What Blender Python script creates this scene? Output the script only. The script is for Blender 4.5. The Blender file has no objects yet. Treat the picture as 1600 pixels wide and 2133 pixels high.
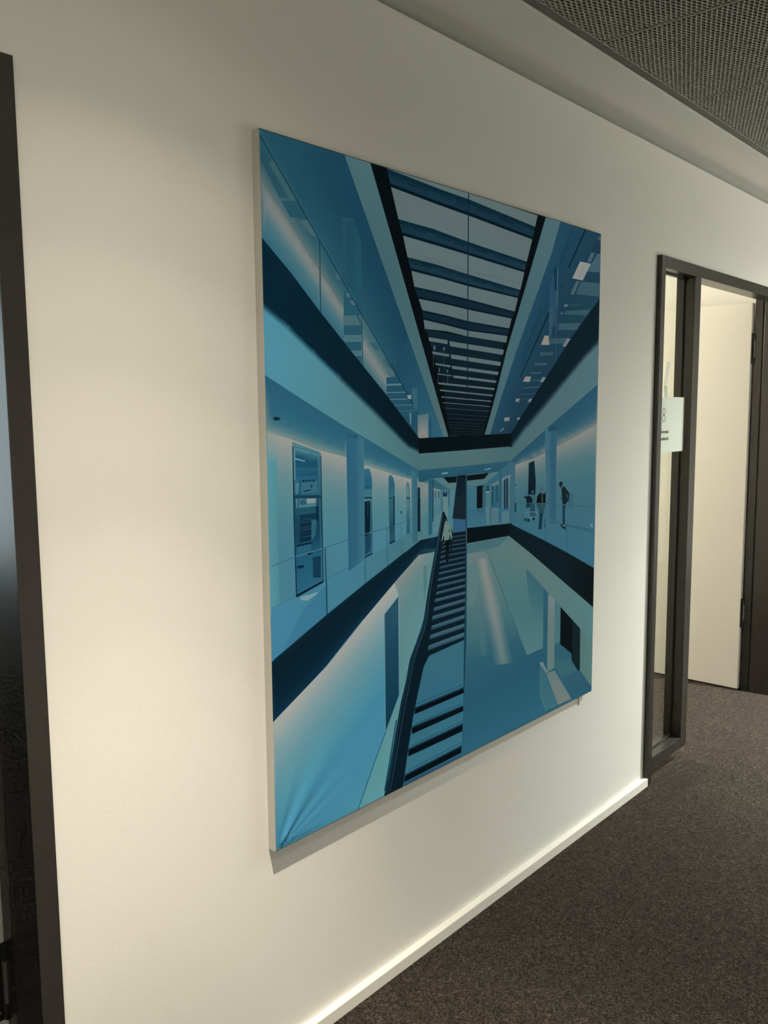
# Office corridor wall with a large fabric picture, glazed doors left and right.
import bpy, bmesh, math, random
import numpy as np
from mathutils import Matrix, Vector
from mathutils.geometry import delaunay_2d_cdt

scene = bpy.context.scene
COL = scene.collection
random.seed(4)

# ------------------------------------------------------------------ camera
cam_data = bpy.data.cameras.new('camera')
cam_data.sensor_fit = 'VERTICAL'
cam_data.sensor_height = 24.0
cam_data.lens = 24.0 * 1805.9 / 2133.0
cam_data.clip_start = 0.02
cam = bpy.data.objects.new('camera', cam_data)
COL.objects.link(cam)
YAW, PITCH, ROLL = 0.8479, -0.1161, -0.0077
fw = Vector((math.sin(YAW) * math.cos(PITCH), math.cos(YAW) * math.cos(PITCH), math.sin(PITCH)))
rt0 = Vector((math.cos(YAW), -math.sin(YAW), 0.0))
up0 = rt0.cross(fw)
rt = rt0 * math.cos(ROLL) + up0 * math.sin(ROLL)
up = up0 * math.cos(ROLL) - rt0 * math.sin(ROLL)
m = Matrix((rt, up, -fw)).transposed().to_4x4()
m.translation = Vector((-1.2581, -1.4768, 1.55))
cam.matrix_world = m
scene.camera = cam

# ------------------------------------------------------------------ world (dull daylight outside the office window)
world = bpy.data.worlds.new('world')
scene.world = world
world.use_nodes = True
wn = world.node_tree
wn.nodes.clear()
wo = wn.nodes.new('ShaderNodeOutputWorld')
wb = wn.nodes.new('ShaderNodeBackground')
wb.inputs['Color'].default_value = (0.78, 0.90, 1.0, 1)
wb.inputs['Strength'].default_value = 4.2
wn.links.new(wb.outputs[0], wo.inputs[0])
world.cycles.sampling_method = 'NONE'

# ------------------------------------------------------------------ view
vs = scene.view_settings
vs.view_transform = 'Standard'
vs.look = 'None'
vs.gamma = 1.0
vs.use_curve_mapping = False
vs.exposure = 0.0
scene.display_settings.display_device = 'sRGB'
scene.cycles.use_denoising = True
scene.cycles.max_bounces = 6
scene.cycles.diffuse_bounces = 4
scene.cycles.glossy_bounces = 4
scene.cycles.transmission_bounces = 8
scene.cycles.transparent_max_bounces = 8
scene.cycles.caustics_reflective = False
scene.cycles.caustics_refractive = False
scene.cycles.sample_clamp_indirect = 4.0
scene.cycles.use_adaptive_sampling = True
scene.cycles.adaptive_threshold = 0.05
scene.cycles.adaptive_min_samples = 12

# ------------------------------------------------------------------ dimensions (metres; X along the wall, Y into the wall, Z up)
Z_WALL = 2.535          # top edge of the plastered wall, a shadow gap follows
Z_SOF = 2.580           # plaster soffit strip
Z_PAN = 2.588           # underside of the metal mesh panels
Y_OPP = -2.15           # opposite side of the corridor
X_L, X_R = -4.2, 7.2    # ends of the corridor
PW, PZ0, PZ1, PD = 1.5192, 0.5361, 2.1441, 0.0232   # picture
DOOR_H = 2.139
FR_Y0 = -0.02           # front of the dark door frames
L_OUT, L_IN = -0.526, -0.569      # left door: right jamb outer / inner
R_OUT, R_IN = 2.023, 2.060        # right door: left post
M0, M1 = 2.353, 2.415             # mullion
J_X = 3.535                       # right jamb reveal

# ------------------------------------------------------------------ material helpers
def mat(name):
    mm = bpy.data.materials.new(name)
    mm.use_nodes = True
    nt = mm.node_tree
    return mm, nt, nt.nodes['Principled BSDF']

def simple(name, col, rough=0.5, metallic=0.0, spec=0.5, noise=None, bump=None):
    mm, nt, b = mat(name)
    b.inputs['Base Color'].default_value = (*col, 1)
    b.inputs['Roughness'].default_value = rough
    b.inputs['Metallic'].default_value = metallic
    b.inputs['Specular IOR Level'].default_value = spec
    tc = nt.nodes.new('ShaderNodeTexCoord')
    if noise:
        sc, amt = noise
        n = nt.nodes.new('ShaderNodeTexNoise')
        n.inputs['Scale'].default_value = sc
        n.inputs['Detail'].default_value = 4
        nt.links.new(tc.outputs['Object'], n.inputs['Vector'])
        mx = nt.nodes.new('ShaderNodeMix'); mx.data_type = 'RGBA'
        mx.inputs['A'].default_value = (*[c * (1 - amt) for c in col], 1)
        mx.inputs['B'].default_value = (*[min(1, c * (1 + amt)) for c in col], 1)
        nt.links.new(n.outputs['Fac'], mx.inputs['Factor'])
        nt.links.new(mx.outputs['Result'], b.inputs['Base Color'])
    if bump:
        sc, st, dist = bump
        n2 = nt.nodes.new('ShaderNodeTexNoise')
        n2.inputs['Scale'].default_value = sc
        n2.inputs['Detail'].default_value = 3
        nt.links.new(tc.outputs['Object'], n2.inputs['Vector'])
        bp = nt.nodes.new('ShaderNodeBump')
        bp.inputs['Strength'].default_value = st
        bp.inputs['Distance'].default_value = dist
        nt.links.new(n2.outputs['Fac'], bp.inputs['Height'])
        nt.links.new(bp.outputs['Normal'], b.inputs['Normal'])
    return mm

M_WALL = simple('wall_paint', (0.80, 0.79, 0.75), 0.85, spec=0.2, noise=(2.0, 0.012), bump=(220, 0.10, 0.002))
M_SOF = simple('soffit_paint', (0.80, 0.79, 0.75), 0.9, spec=0.2, noise=(2.0, 0.012), bump=(220, 0.08, 0.002))
M_BASE = simple('baseboard_lacquer', (0.84, 0.82, 0.76), 0.45, spec=0.4, noise=(8, 0.01))
M_FRAME = simple('dark_powder_coat', (0.034, 0.031, 0.028), 0.27, spec=0.5, noise=(30, 0.12), bump=(900, 0.05, 0.001))
M_GASK = simple('black_gasket', (0.008, 0.008, 0.008), 0.7)
M_LEAF = simple('white_door_laminate', (0.80, 0.78, 0.72), 0.5, spec=0.35, noise=(3, 0.01))
M_EDGE = simple('door_edge_band', (0.62, 0.58, 0.55), 0.5, noise=(5, 0.02))
M_HINGE = simple('dark_hinge_metal', (0.035, 0.034, 0.032), 0.35, metallic=0.6, noise=(60, 0.2))
M_PIN = simple('grey_hinge_pin', (0.22, 0.22, 0.205), 0.4, metallic=0.7, noise=(60, 0.1))
M_SCREW = simple('bright_screw', (0.45, 0.45, 0.43), 0.3, metallic=0.9, noise=(80, 0.1))
M_MESH = simple('mesh_panel_lacquer', (0.37, 0.362, 0.325), 0.5, spec=0.4, noise=(15, 0.04))
M_TRIM = simple('ceiling_edge_trim', (0.13, 0.127, 0.115), 0.6, noise=(15, 0.04))
M_PLEN = simple('dark_plenum', (0.012, 0.012, 0.011), 0.95)
M_ALU = simple('picture_frame_aluminium', (0.56, 0.55, 0.505), 0.5, metallic=0.0, spec=0.5, noise=(25, 0.02))
M_SEAM = simple('picture_seam', (0.03, 0.045, 0.055), 0.7, noise=(60, 0.1))
M_CLIP = simple('white_plastic_clip', (0.82, 0.80, 0.74), 0.4, noise=(20, 0.01))
M_SIGN = simple('frosted_sign_plate', (0.74, 0.80, 0.72), 0.35, spec=0.5, noise=(6, 0.01))
M_INK = simple('dark_print_ink', (0.03, 0.035, 0.04), 0.6)
M_DEC1 = simple('frosted_decal_light', (0.80, 0.80, 0.72), 0.6)
M_DEC2 = simple('frosted_decal_grey', (0.50, 0.54, 0.46), 0.6)
M_WINF = simple('window_frame_paint', (0.5, 0.5, 0.5), 0.5)

def glass(name, tint, rough=0.0):
    mm, nt, b = mat(name)
    nt.nodes.remove(b)
    out = nt.nodes['Material Output']
    tr = nt.nodes.new('ShaderNodeBsdfTransparent'); tr.inputs['Color'].default_value = (*tint, 1)
    gl = nt.nodes.new('ShaderNodeBsdfGlossy'); gl.inputs['Roughness'].default_value = rough
    lw = nt.nodes.new('ShaderNodeLayerWeight'); lw.inputs['Blend'].default_value = 0.5
    pw = nt.nodes.new('ShaderNodeMath'); pw.operation = 'POWER'; pw.inputs[1].default_value = 5.0
    nt.links.new(lw.outputs['Facing'], pw.inputs[0])
    fr = nt.nodes.new('ShaderNodeMath'); fr.operation = 'MULTIPLY_ADD'; fr.inputs[1].default_value = 0.7; fr.inputs[2].default_value = 0.03
    nt.links.new(pw.outputs[0], fr.inputs[0])
    mx = nt.nodes.new('ShaderNodeMixShader')
    nt.links.new(fr.outputs[0], mx.inputs[0]); nt.links.new(tr.outputs[0], mx.inputs[1]); nt.links.new(gl.outputs[0], mx.inputs[2])
    nt.links.new(mx.outputs[0], out.inputs['Surface'])
    return mm
M_GLASS = glass('pane_glass', (0.975, 0.99, 0.965))

def carpet():
    mm, nt, b = mat('needle_felt_carpet')
    b.inputs['Roughness'].default_value = 0.95
    b.inputs['Specular IOR Level'].default_value = 0.1
    b.inputs['Sheen Weight'].default_value = 0.05
    b.inputs['Sheen Tint'].default_value = (1.0, 0.88, 0.76, 1)
    b.inputs['Sheen Roughness'].default_value = 0.6
    tc = nt.nodes.new('ShaderNodeTexCoord')
    L = nt.links.new
    def noise(scale, detail, dist=0.0, rough=0.6):
        n = nt.nodes.new('ShaderNodeTexNoise')
        n.inputs['Scale'].default_value = scale; n.inputs['Detail'].default_value = detail
        n.inputs['Distortion'].default_value = dist; n.inputs['Roughness'].default_value = rough
        L(tc.outputs['Object'], n.inputs['Vector'])
        return n
    big = noise(9, 3); mid = noise(95, 4, 1.8, 0.7); fine = noise(300, 2, 0.8)
    r1 = nt.nodes.new('ShaderNodeValToRGB')
    r1.color_ramp.elements[0].position = 0.40; r1.color_ramp.elements[0].color = (0.0066, 0.0053, 0.0041, 1)
    r1.color_ramp.elements[1].position = 0.63; r1.color_ramp.elements[1].color = (0.090, 0.073, 0.058, 1)
    e = r1.color_ramp.elements.new(0.5); e.color = (0.0265, 0.0215, 0.0170, 1)
    L(mid.outputs['Fac'], r1.inputs['Fac'])
    r2 = nt.nodes.new('ShaderNodeValToRGB')
    r2.color_ramp.elements[0].position = 0.35; r2.color_ramp.elements[0].color = (0.55, 0.55, 0.55, 1)
    r2.color_ramp.elements[1].position = 0.70; r2.color_ramp.elements[1].color = (1.35, 1.33, 1.30, 1)
    L(fine.outputs['Fac'], r2.inputs['Fac'])
    r3 = nt.nodes.new('ShaderNodeValToRGB')
    r3.color_ramp.elements[0].position = 0.3; r3.color_ramp.elements[0].color = (0.86, 0.86, 0.86, 1)
    r3.color_ramp.elements[1].position = 0.7; r3.color_ramp.elements[1].color = (1.12, 1.12, 1.12, 1)
    L(big.outputs['Fac'], r3.inputs['Fac'])
    def mul(a, c):
        mx = nt.nodes.new('ShaderNodeMix'); mx.data_type = 'RGBA'; mx.blend_type = 'MULTIPLY'
        mx.inputs['Factor'].default_value = 1.0
        L(a, mx.inputs['A']); L(c, mx.inputs['B'])
        return mx.outputs['Result']
    L(mul(mul(r1.outputs['Color'], r2.outputs['Color']), r3.outputs['Color']), b.inputs['Base Color'])
    bp = nt.nodes.new('ShaderNodeBump'); bp.inputs['Strength'].default_value = 0.6; bp.inputs['Distance'].default_value = 0.004
    L(mid.outputs['Fac'], bp.inputs['Height']); L(bp.outputs['Normal'], b.inputs['Normal'])
    return mm
M_CARPET = carpet()

def fabric():
    mm, nt, b = mat('printed_fabric')
    at = nt.nodes.new('ShaderNodeVertexColor'); at.layer_name = 'print'
    b.inputs['Roughness'].default_value = 0.75
    b.inputs['Specular IOR Level'].default_value = 0.03
    nt.links.new(at.outputs['Color'], b.inputs['Base Color'])
    tc = nt.nodes.new('ShaderNodeTexCoord')
    mp = nt.nodes.new('ShaderNodeMapping'); mp.inputs['Scale'].default_value = (900, 900, 900)
    nt.links.new(tc.outputs['Object'], mp.inputs['Vector'])
    n = nt.nodes.new('ShaderNodeTexNoise'); n.inputs['Scale'].default_value = 1.0; n.inputs['Detail'].default_value = 2
    nt.links.new(mp.outputs['Vector'], n.inputs['Vector'])
    bp = nt.nodes.new('ShaderNodeBump'); bp.inputs['Strength'].default_value = 0.12; bp.inputs['Distance'].default_value = 0.0015
    nt.links.new(n.outputs['Fac'], bp.inputs['Height']); nt.links.new(bp.outputs['Normal'], b.inputs['Normal'])
    return mm
M_PRINT = fabric()

def emit(name, col, s, sampling='NONE'):
    mm, nt, b = mat(name)
    b.inputs['Base Color'].default_value = (0.9, 0.9, 0.9, 1)
    b.inputs['Emission Color'].default_value = (*col, 1)
    b.inputs['Emission Strength'].default_value = s
    mm.cycles.emission_sampling = sampling
    return mm

# ------------------------------------------------------------------ geometry helpers
def add_box(bm, x0, x1, y0, y1, z0, z1):
    vs_ = [bm.verts.new((x, y, z)) for x in (x0, x1) for y in (y0, y1) for z in (z0, z1)]
    for f in ((0, 1, 3, 2), (4, 6, 7, 5), (0, 4, 5, 1), (2, 3, 7, 6), (0, 2, 6, 4), (1, 5, 7, 3)):
        bm.faces.new([vs_[i] for i in f])

def add_prism(bm, pts, axis, a0, a1):
    """polygon pts in the two other axes, extruded along axis from a0 to a1"""
    def P(p, a):
        return {'x': (a, p[0], p[1]), 'y': (p[0], a, p[1]), 'z': (p[0], p[1], a)}[axis]
    lo = [bm.verts.new(P(p, a0)) for p in pts]
    hi = [bm.verts.new(P(p, a1)) for p in pts]
    n = len(pts)
    bm.faces.new(lo[::-1]); bm.faces.new(hi)
    for i in range(n):
        bm.faces.new([lo[i], lo[(i + 1) % n], hi[(i + 1) % n], hi[i]])

def add_cyl(bm, c, axis, r, h, seg=20, r2=None):
    r2 = r if r2 is None else r2
    ring = [[], []]
    for k, rr in ((0, r), (1, r2)):
        for i in range(seg):
            a = 2 * math.pi * i / seg
            u, v = rr * math.cos(a), rr * math.sin(a)
            p = {'x': (h * k, u, v), 'y': (u, h * k, v), 'z': (u, v, h * k)}[axis]
            ring[k].append(bm.verts.new((c[0] + p[0], c[1] + p[1], c[2] + p[2])))
    bm.faces.new(ring[0][::-1]); bm.faces.new(ring[1])
    for i in range(seg):
        bm.faces.new([ring[0][i], ring[0][(i + 1) % seg], ring[1][(i + 1) % seg], ring[1][i]])

def build(name, bm, material, parent=None, bevel=0.0, segs=2, smooth=False):
    bmesh.ops.recalc_face_normals(bm, faces=bm.faces)
    me = bpy.data.meshes.new(name)
    bm.to_mesh(me); bm.free()
    me.materials.append(material)
    o = bpy.data.objects.new(name, me)
    COL.objects.link(o)
    if parent: o.parent = parent
    if bevel:
        md = o.modifiers.new('edge', 'BEVEL'); md.width = bevel; md.segments = segs; md.limit_method = 'ANGLE'
    if smooth:
        for p in me.polygons: p.use_smooth = True
    return o

def boxes(name, blist, material, parent=None, bevel=0.0):
    bm = bmesh.new()
    for b in blist: add_box(bm, *b)
    return build(name, bm, material, parent, bevel)

def empty(name, loc=(0, 0, 0)):
    o = bpy.data.objects.new(name, None); COL.objects.link(o); o.location = loc
    o.empty_display_size = 0.1
    return o

def structure(o, label, cat=None):
    o['kind'] = 'structure'; o['label'] = label
    if cat: o['category'] = cat
    return o

def tag(o, label, cat, group=None):
    o['label'] = label; o['category'] = cat
    if group: o['group'] = group
    return o

# ------------------------------------------------------------------ setting
structure(boxes('floor', [(X_L, X_R, Y_OPP, 4.2, -0.05, 0.0)], M_CARPET), 'dark brown-grey needle felt carpet floor', 'floor')

TW = 0.14   # wall thickness
zt = Z_WALL
structure(boxes('wall_back', [
    (X_L, -1.62, 0.0, TW, 0.0, zt), (L_OUT - 0.004, R_OUT + 0.004, 0.0, TW, 0.0, zt), (3.590, X_R, 0.0, TW, 0.0, zt),
    (-1.62, L_OUT - 0.004, 0.0, TW, DOOR_H - 0.004, zt), (R_OUT + 0.004, 3.590, 0.0, TW, DOOR_H - 0.004, zt),
    (X_L, X_R, 0.085, TW, zt, 2.70)], M_WALL), 'cream painted corridor wall behind the blue picture', 'wall')
structure(boxes('wall_front', [(X_L, X_R, Y_OPP - 0.1, Y_OPP, 0.0, 2.80)], M_WALL), 'cream painted wall on the opposite side of the corridor', 'wall')
structure(boxes('wall_left', [(X_L - 0.1, X_L, Y_OPP, 4.2, 0.0, 2.80)], M_WALL), 'cream wall closing the corridor at the left end', 'wall')
structure(boxes('wall_right', [(X_R, X_R + 0.1, Y_OPP, 4.2, 0.0, 2.80)], M_WALL), 'cream wall closing the corridor at the right end', 'wall')

# rooms behind the wall: a dim office with a window (left), a lit office (right)
RY = 3.6
structure(boxes('wall_office_left', [
    (X_L, -2.75, RY, RY + 0.12, 0, 2.7), (-1.05, 1.3, RY, RY + 0.12, 0, 2.7), (-2.75, -1.05, RY, RY + 0.12, 0, 0.62), (-2.75, -1.05, RY, RY + 0.12, 2.25, 2.7)],
    M_WALL), 'cream rear wall of the dim left office with window opening', 'wall')
structure(boxes('wall_partition', [(1.20, 1.30, TW, RY, 0, 2.7), (3.64, 3.74, TW, RY, 0, 2.7)], M_WALL), 'cream partition walls either side of the lit right office', 'wall')
structure(boxes('wall_office_right', [(1.30, X_R, RY, RY + 0.12, 0, 2.7)], M_WALL), 'cream rear wall of the lit right office', 'wall')
win = structure(empty('window_1', (-1.9, RY, 0.62)), 'daylight window of the dim left office', 'window')
boxes('window_frame', [(-0.85, 0.85, 0.03, 0.09, 0.0, 0.06), (-0.85, 0.85, 0.03, 0.09, 1.57, 1.63), (-0.85, -0.79, 0.03, 0.09, 0.06, 1.57), (0.79, 0.85, 0.03, 0.09, 0.06, 1.57), (-0.03, 0.03, 0.03, 0.09, 0.06, 1.57)], M_WINF, win, 0.003)
for s in (-1, 1):
    boxes('window_pane', [(min(0.03 * s, 0.79 * s), max(0.03 * s, 0.79 * s), 0.055, 0.061, 0.06, 1.57)], M_GLASS, win)

# ceiling: plaster soffit strip along the wall, plenum above, expanded-metal panels
ceil = structure(empty('ceiling', (0, 0, Z_SOF)), 'ceiling with plaster edge strip and grey metal mesh panels', 'ceiling')
def loc(b): return (b[0], b[1], b[2], b[3], b[4] - Z_SOF, b[5] - Z_SOF)
boxes('plaster_strip', [loc((X_L, X_R, -0.197, TW, Z_SOF, 2.62))], M_SOF, ceil, 0.002)
boxes('office_ceiling', [loc((X_L, X_R, TW, RY + 0.12, 2.62, 2.72))], M_SOF, ceil)
boxes('plenum_slab', [loc((X_L, X_R, Y_OPP, 0.028, 2.74, 2.80)), loc((X_L, X_R, -0.205, -0.199, 2.62, 2.74))], M_PLEN, ceil)
boxes('edge_trim', [loc((X_L, X_R, -0.222, -0.1975, Z_PAN - 0.0015, Z_PAN + 0.001))], M_TRIM, ceil)

# expanded metal: staggered lattice, long way along X
LX, LY = 0.01682, 0.01382
PNL = 0.639
NX = 37
NY = int((abs(Y_OPP) - 0.225) / LY) - 1
def mesh_panel():
    V = []; F = []; keys = {}
    def v(x, y, z):
        k = (round(x * 1e5), round(y * 1e5), round(z * 1e5))
        i = keys.get(k)
        if i is None:
            i = keys[k] = len(V); V.append((x, y, z))
        return i
    s = LX * 0.27
    cell = [(-(LX / 2 + s), 0), (-(LX / 2 - s), -LY / 2), (LX / 2 - s, -LY / 2), (LX / 2 + s, 0), (LX / 2 - s, LY / 2), (-(LX / 2 - s), LY / 2)]
    kx, ky = 0.80, 0.74
    for i in range(NX):
        for j in range(NY):
            cx = (i + 0.5) * LX + 0.009
            cy = -(j + 0.5) * LY - (LY / 2 if i % 2 else 0) - 0.003
            # strands are twisted: one long edge of every slit is pushed up, the other down
            o_ = [v(cx + a, cy + b, 0.0) for a, b in cell]
            n_ = [v(cx + a * kx, cy + b * ky, 0.0006 + (0.0012 if b > 0 else 0.0)) for a, b in cell]
            t_ = [v(cx + a * kx * 0.97, cy + b * ky * 0.93, 0.0042) for a, b in cell]
            for q in range(6):
                r = (q + 1) % 6
                F.append((o_[q], o_[r], n_[r], n_[q]))
                F.append((n_[q], n_[r], t_[r], t_[q]))
    me = bpy.data.meshes.new('mesh_panel')
    me.from_pydata(V, [], F)
    me.materials.append(M_MESH)
    return me
ME_PANEL = mesh_panel()
bm = bmesh.new()   # folded rim of a panel
w_, d_ = NX * LX + 0.018, (NY + 0.5) * LY + 0.008
for b in ((0.0, 0.0045, -d_, 0.0, -0.001, 0.022), (w_ - 0.0045, w_, -d_, 0.0, -0.001, 0.022), (0.0045, w_ - 0.0045, -0.003, 0.0, -0.001, 0.022), (0.0045, w_ - 0.0045, -d_, -d_ + 0.003, -0.001, 0.022)):
    add_box(bm, *b)
rim0 = build('panel_rim', bm, M_MESH)
ME_RIM = rim0.data
bpy.data.objects.remove(rim0)
k0 = math.ceil((X_L - 1.1196) / PNL)
for k in range(k0, 40):
    xk = 1.1196 + k * PNL
    if xk + PNL > X_R: break
    pn = bpy.data.objects.new('mesh_panel', ME_PANEL); COL.objects.link(pn)
    pn.parent = ceil; pn.location = (xk + (PNL - w_) / 2, -0.223, Z_PAN - Z_SOF)
    rm = bpy.data.objects.new('panel_rim', ME_RIM); COL.objects.link(rm)
    rm.parent = pn

# baseboard
bb = bmesh.new()
add_prism(bb, [(0.0, 0.0), (-0.0205, 0.0), (-0.0205, 0.033), (-0.019, 0.035), (0.0, 0.0362)], 'x', L_OUT, 2.0275)
structure(build('baseboard_back', bb, M_BASE, bevel=0.0006), 'low cream baseboard under the blue picture', 'baseboard')

for nm_, x0_, x1_, lb_ in (('baseboard_right', 3.5895, X_R, 'low cream baseboard right of the glazed doorway'), ('baseboard_left', X_L, -1.6655, 'low cream baseboard left of the left doorway')):
    bb = bmesh.new()
    add_prism(bb, [(0.0, 0.0), (-0.0205, 0.0), (-0.0205, 0.033), (-0.019, 0.035), (0.0, 0.0362)], 'x', x0_, x1_)
    structure(build(nm_, bb, M_BASE, bevel=0.0006), lb_, 'baseboard')

# ------------------------------------------------------------------ door hardware
def hinge(parent, x, z0, side):
    """side=-1: leaf opens towards +Y on the inner side of a jamb facing -X"""
    h = boxes('hinge', [(x - 0.004, x + 0.016, 0.1335, 0.1385, z0, z0 + 0.158)], M_HINGE, parent, 0.001)
    bm = bmesh.new()
    add_cyl(bm, (x + 0.020, 0.1315, z0 + 0.002), 'z', 0.0065, 0.154, 16)
    build('hinge_pin', bm, M_PIN, h, smooth=False)
    boxes('hinge_knuckle', [(x + 0.014, x + 0.027, 0.1245, 0.1395, z0, z0 + 0.036), (x + 0.014, x + 0.027, 0.1245, 0.1395, z0 + 0.122, z0 + 0.158)], M_HINGE, h, 0.003)
    bm = bmesh.new()
    for zz in (0.018, 0.055, 0.103, 0.14): add_cyl(bm, (x + 0.004, 0.1325, z0 + zz), 'y', 0.0035, 0.0012, 12)
    build('hinge_screw', bm, M_SCREW, h)
    bm = bmesh.new()
    for zz in (0.035, 0.125): add_cyl(bm, (x + 0.0345, 0.108, z0 + zz), 'x', 0.0035, 0.0014, 12)
    build('frame_screw', bm, M_SCREW, h)
    return h

def leaf(parent, jx, length, handle_side=-1):
    """white leaf standing open at a right angle behind jamb reveal at x=jx"""
    lf = boxes('door_leaf', [(jx - 0.020, jx + 0.018, 0.1395, 0.139 + length, 0.008, 2.100)], M_LEAF, parent, 0.0015)
    boxes('leaf_edge', [(jx - 0.0175, jx + 0.0155, 0.1382, 0.1394, 0.010, 2.098)], M_EDGE, lf)
    hb = bmesh.new()
    add_cyl(hb, (jx - 0.070, 0.139 + length - 0.065, 1.05), 'x', 0.010, 0.048, 16)
    add_box(hb, jx - 0.074, jx - 0.056, 0.139 + length - 0.19, 0.139 + length - 0.055, 1.041, 1.059)
    add_cyl(hb, (jx - 0.029, 0.139 + length - 0.065, 1.05), 'x', 0.026, 0.009, 24)
    build('door_handle', hb, M_PIN, lf, 0.002)
    return lf

# door_1 at the left: only its right jamb comes into view
d1 = structure(empty('door_1', (L_IN, 0, 0)), 'open doorway at the left edge with dark grey steel frame and white leaf', 'door')
d1.location = (0, 0, 0)
def jamb(parent, xin, xout, z1, name='jamb'):
    """jamb whose reveal faces -X at xin; rebated towards the room"""
    bm = bmesh.new()
    add_prism(bm, [(xin, FR_Y0), (xout, FR_Y0), (xout, -0.001), (xout, 0.132), (xin + 0.003, 0.132), (xin + 0.003, 0.091), (xin + 0.012, 0.091), (xin + 0.012, 0.082), (xin, 0.082)], 'z', 0.0, z1)
    o = build(name, bm, M_FRAME, parent, 0.0012)
    boxes('rebate_seal', [(xin + 0.006, xin + 0.0118, 0.0825, 0.0905, 0.004, z1 - 0.05)], M_GASK, o)
    return o
jamb(d1, L_IN, L_OUT, DOOR_H)
boxes('jamb', [(-1.663, -1.620, FR_Y0, 0.132, 0.0, DOOR_H)], M_FRAME, d1, 0.0012)
boxes('frame_head', [(-1.620, L_IN, FR_Y0, 0.081, 2.093, DOOR_H), (-1.620, L_IN, 0.081, 0.132, 2.112, DOOR_H)], M_FRAME, d1, 0.0012)
lf1 = leaf(d1, L_IN, 0.99)
hinge(lf1, L_IN - 0.017, 0.366, -1)
hinge(lf1, L_IN - 0.017, 1.784, -1)

# door_2 at the right: narrow glazed side light, mullion, opening with the leaf standing open
d2 = structure(empty('door_2', (0, 0, 0)), 'dark framed doorway with narrow glass side light and open white leaf', 'door')
boxes('side_post', [(R_OUT, R_IN, FR_Y0, 0.060, 0.0, DOOR_H)], M_FRAME, d2, 0.0012)
boxes('mullion', [(M0, M1, FR_Y0, 0.060, 0.064, 2.0929)], M_FRAME, d2, 0.0012)
boxes('bottom_rail', [(R_IN, M0, FR_Y0, 0.060, 0.064, 0.112)], M_FRAME, d2, 0.0012)
boxes('frame_head', [(R_IN, J_X, FR_Y0, 0.060, 2.093, DOOR_H)], M_FRAME, d2, 0.0012)
jamb(d2, J_X, 3.585, DOOR_H)
pane = boxes('glass_pane', [(R_IN + 0.001, M0 - 0.001, 0.028, 0.034, 0.113, 2.092)], M_GLASS, d2)
boxes('glazing_gasket', [(R_IN, R_IN + 0.007, 0.022, 0.0275, 0.112, 2.093), (M0 - 0.007, M0, 0.022, 0.0275, 0.112, 2.093), (R_IN + 0.007, M0 - 0.007, 0.022, 0.0275, 0.112, 0.118), (R_IN + 0.007, M0 - 0.007, 0.022, 0.0275, 2.086, 2.093)], M_GASK, pane)
lf2 = leaf(d2, J_X, 1.02)
hinge(lf2, J_X - 0.017, 0.356, -1)
hinge(lf2, J_X - 0.017, 1.784, -1)

def rebase(root, loc_):
    for ch in root.children: ch.location = ch.location - Vector(loc_)
    root.location = loc_
rebase(d1, (-1.09, 0.0, 0.0))
rebase(d2, (2.80, 0.0, 0.0))

# pale angled decal strokes on the glass above the sign
bm = bmesh.new()
add_prism(bm, [(2.205, 1.742), (2.236, 1.742), (2.212, 1.645), (2.182, 1.645)], 'y', 0.0262, 0.0278)
dc = build('decal_stroke', bm, M_DEC1, pane)
bm = bmesh.new()
add_prism(bm, [(2.182, 1.643), (2.212, 1.643), (2.222, 1.590), (2.196, 1.590)], 'y', 0.0262, 0.0278)
build('decal_stroke', bm, M_DEC2, pane)

# ------------------------------------------------------------------ sign plate on the side light
SX0, SX1, SZ0, SZ1, SY = 2.085, 2.338, 1.372, 1.597, 0.005
sg = tag(empty('door_sign', (SX0, SY, SZ0)), 'pale frosted room sign with the number 8 on the side light glass', 'sign')
bm = bmesh.new(); add_box(bm, 0, SX1 - SX0, 0, 0.004, 0, SZ1 - SZ0)
pl_ = build('sign_plate', bm, M_SIGN, sg, 0.0008)
for px_, pz_ in ((0.012, 0.012), (0.012, SZ1 - SZ0 - 0.012), (SX1 - SX0 - 0.03, 0.012), (SX1 - SX0 - 0.03, SZ1 - SZ0 - 0.012)):
    bm = bmesh.new()
    add_cyl(bm, (px_, 0.004, pz_), 'y', 0.005, 0.0195, 14)
    build('sign_spacer', bm, M_PIN, sg)
def ring(bm, cx, cz, rx, rz, t, seg=40, y0=-0.0008, y1=0.0002):
    o1 = []; i1 = []
    for i in range(seg):
        a = 2 * math.pi * i / seg
        o1.append((cx + rx * math.cos(a), cz + rz * math.sin(a))); i1.append((cx + (rx - t) * math.cos(a), cz + (rz - t) * math.sin(a)))
    vo = [bm.verts.new((x, y0, z)) for x, z in o1]; vi = [bm.verts.new((x, y0, z)) for x, z in i1]
    wo_ = [bm.verts.new((x, y1, z)) for x, z in o1]; wi = [bm.verts.new((x, y1, z)) for x, z in i1]
    for i in range(seg):
        j = (i + 1) % seg
        bm.faces.new([vo[i], vo[j], vi[j], vi[i]]); bm.faces.new([wo_[i], wi[i], wi[j], wo_[j]])
        bm.faces.new([vo[i], wo_[i], wo_[j], vo[j]]); bm.faces.new([vi[i], vi[j], wi[j], wi[i]])
bm = bmesh.new()
N8X = 0.0515
ring(bm, N8X, 0.168, 0.0125, 0.0140, 0.0022)
ring(bm, N8X, 0.139, 0.0140, 0.0155, 0.0022)
build('sign_number', bm, M_INK, pl_)
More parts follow.
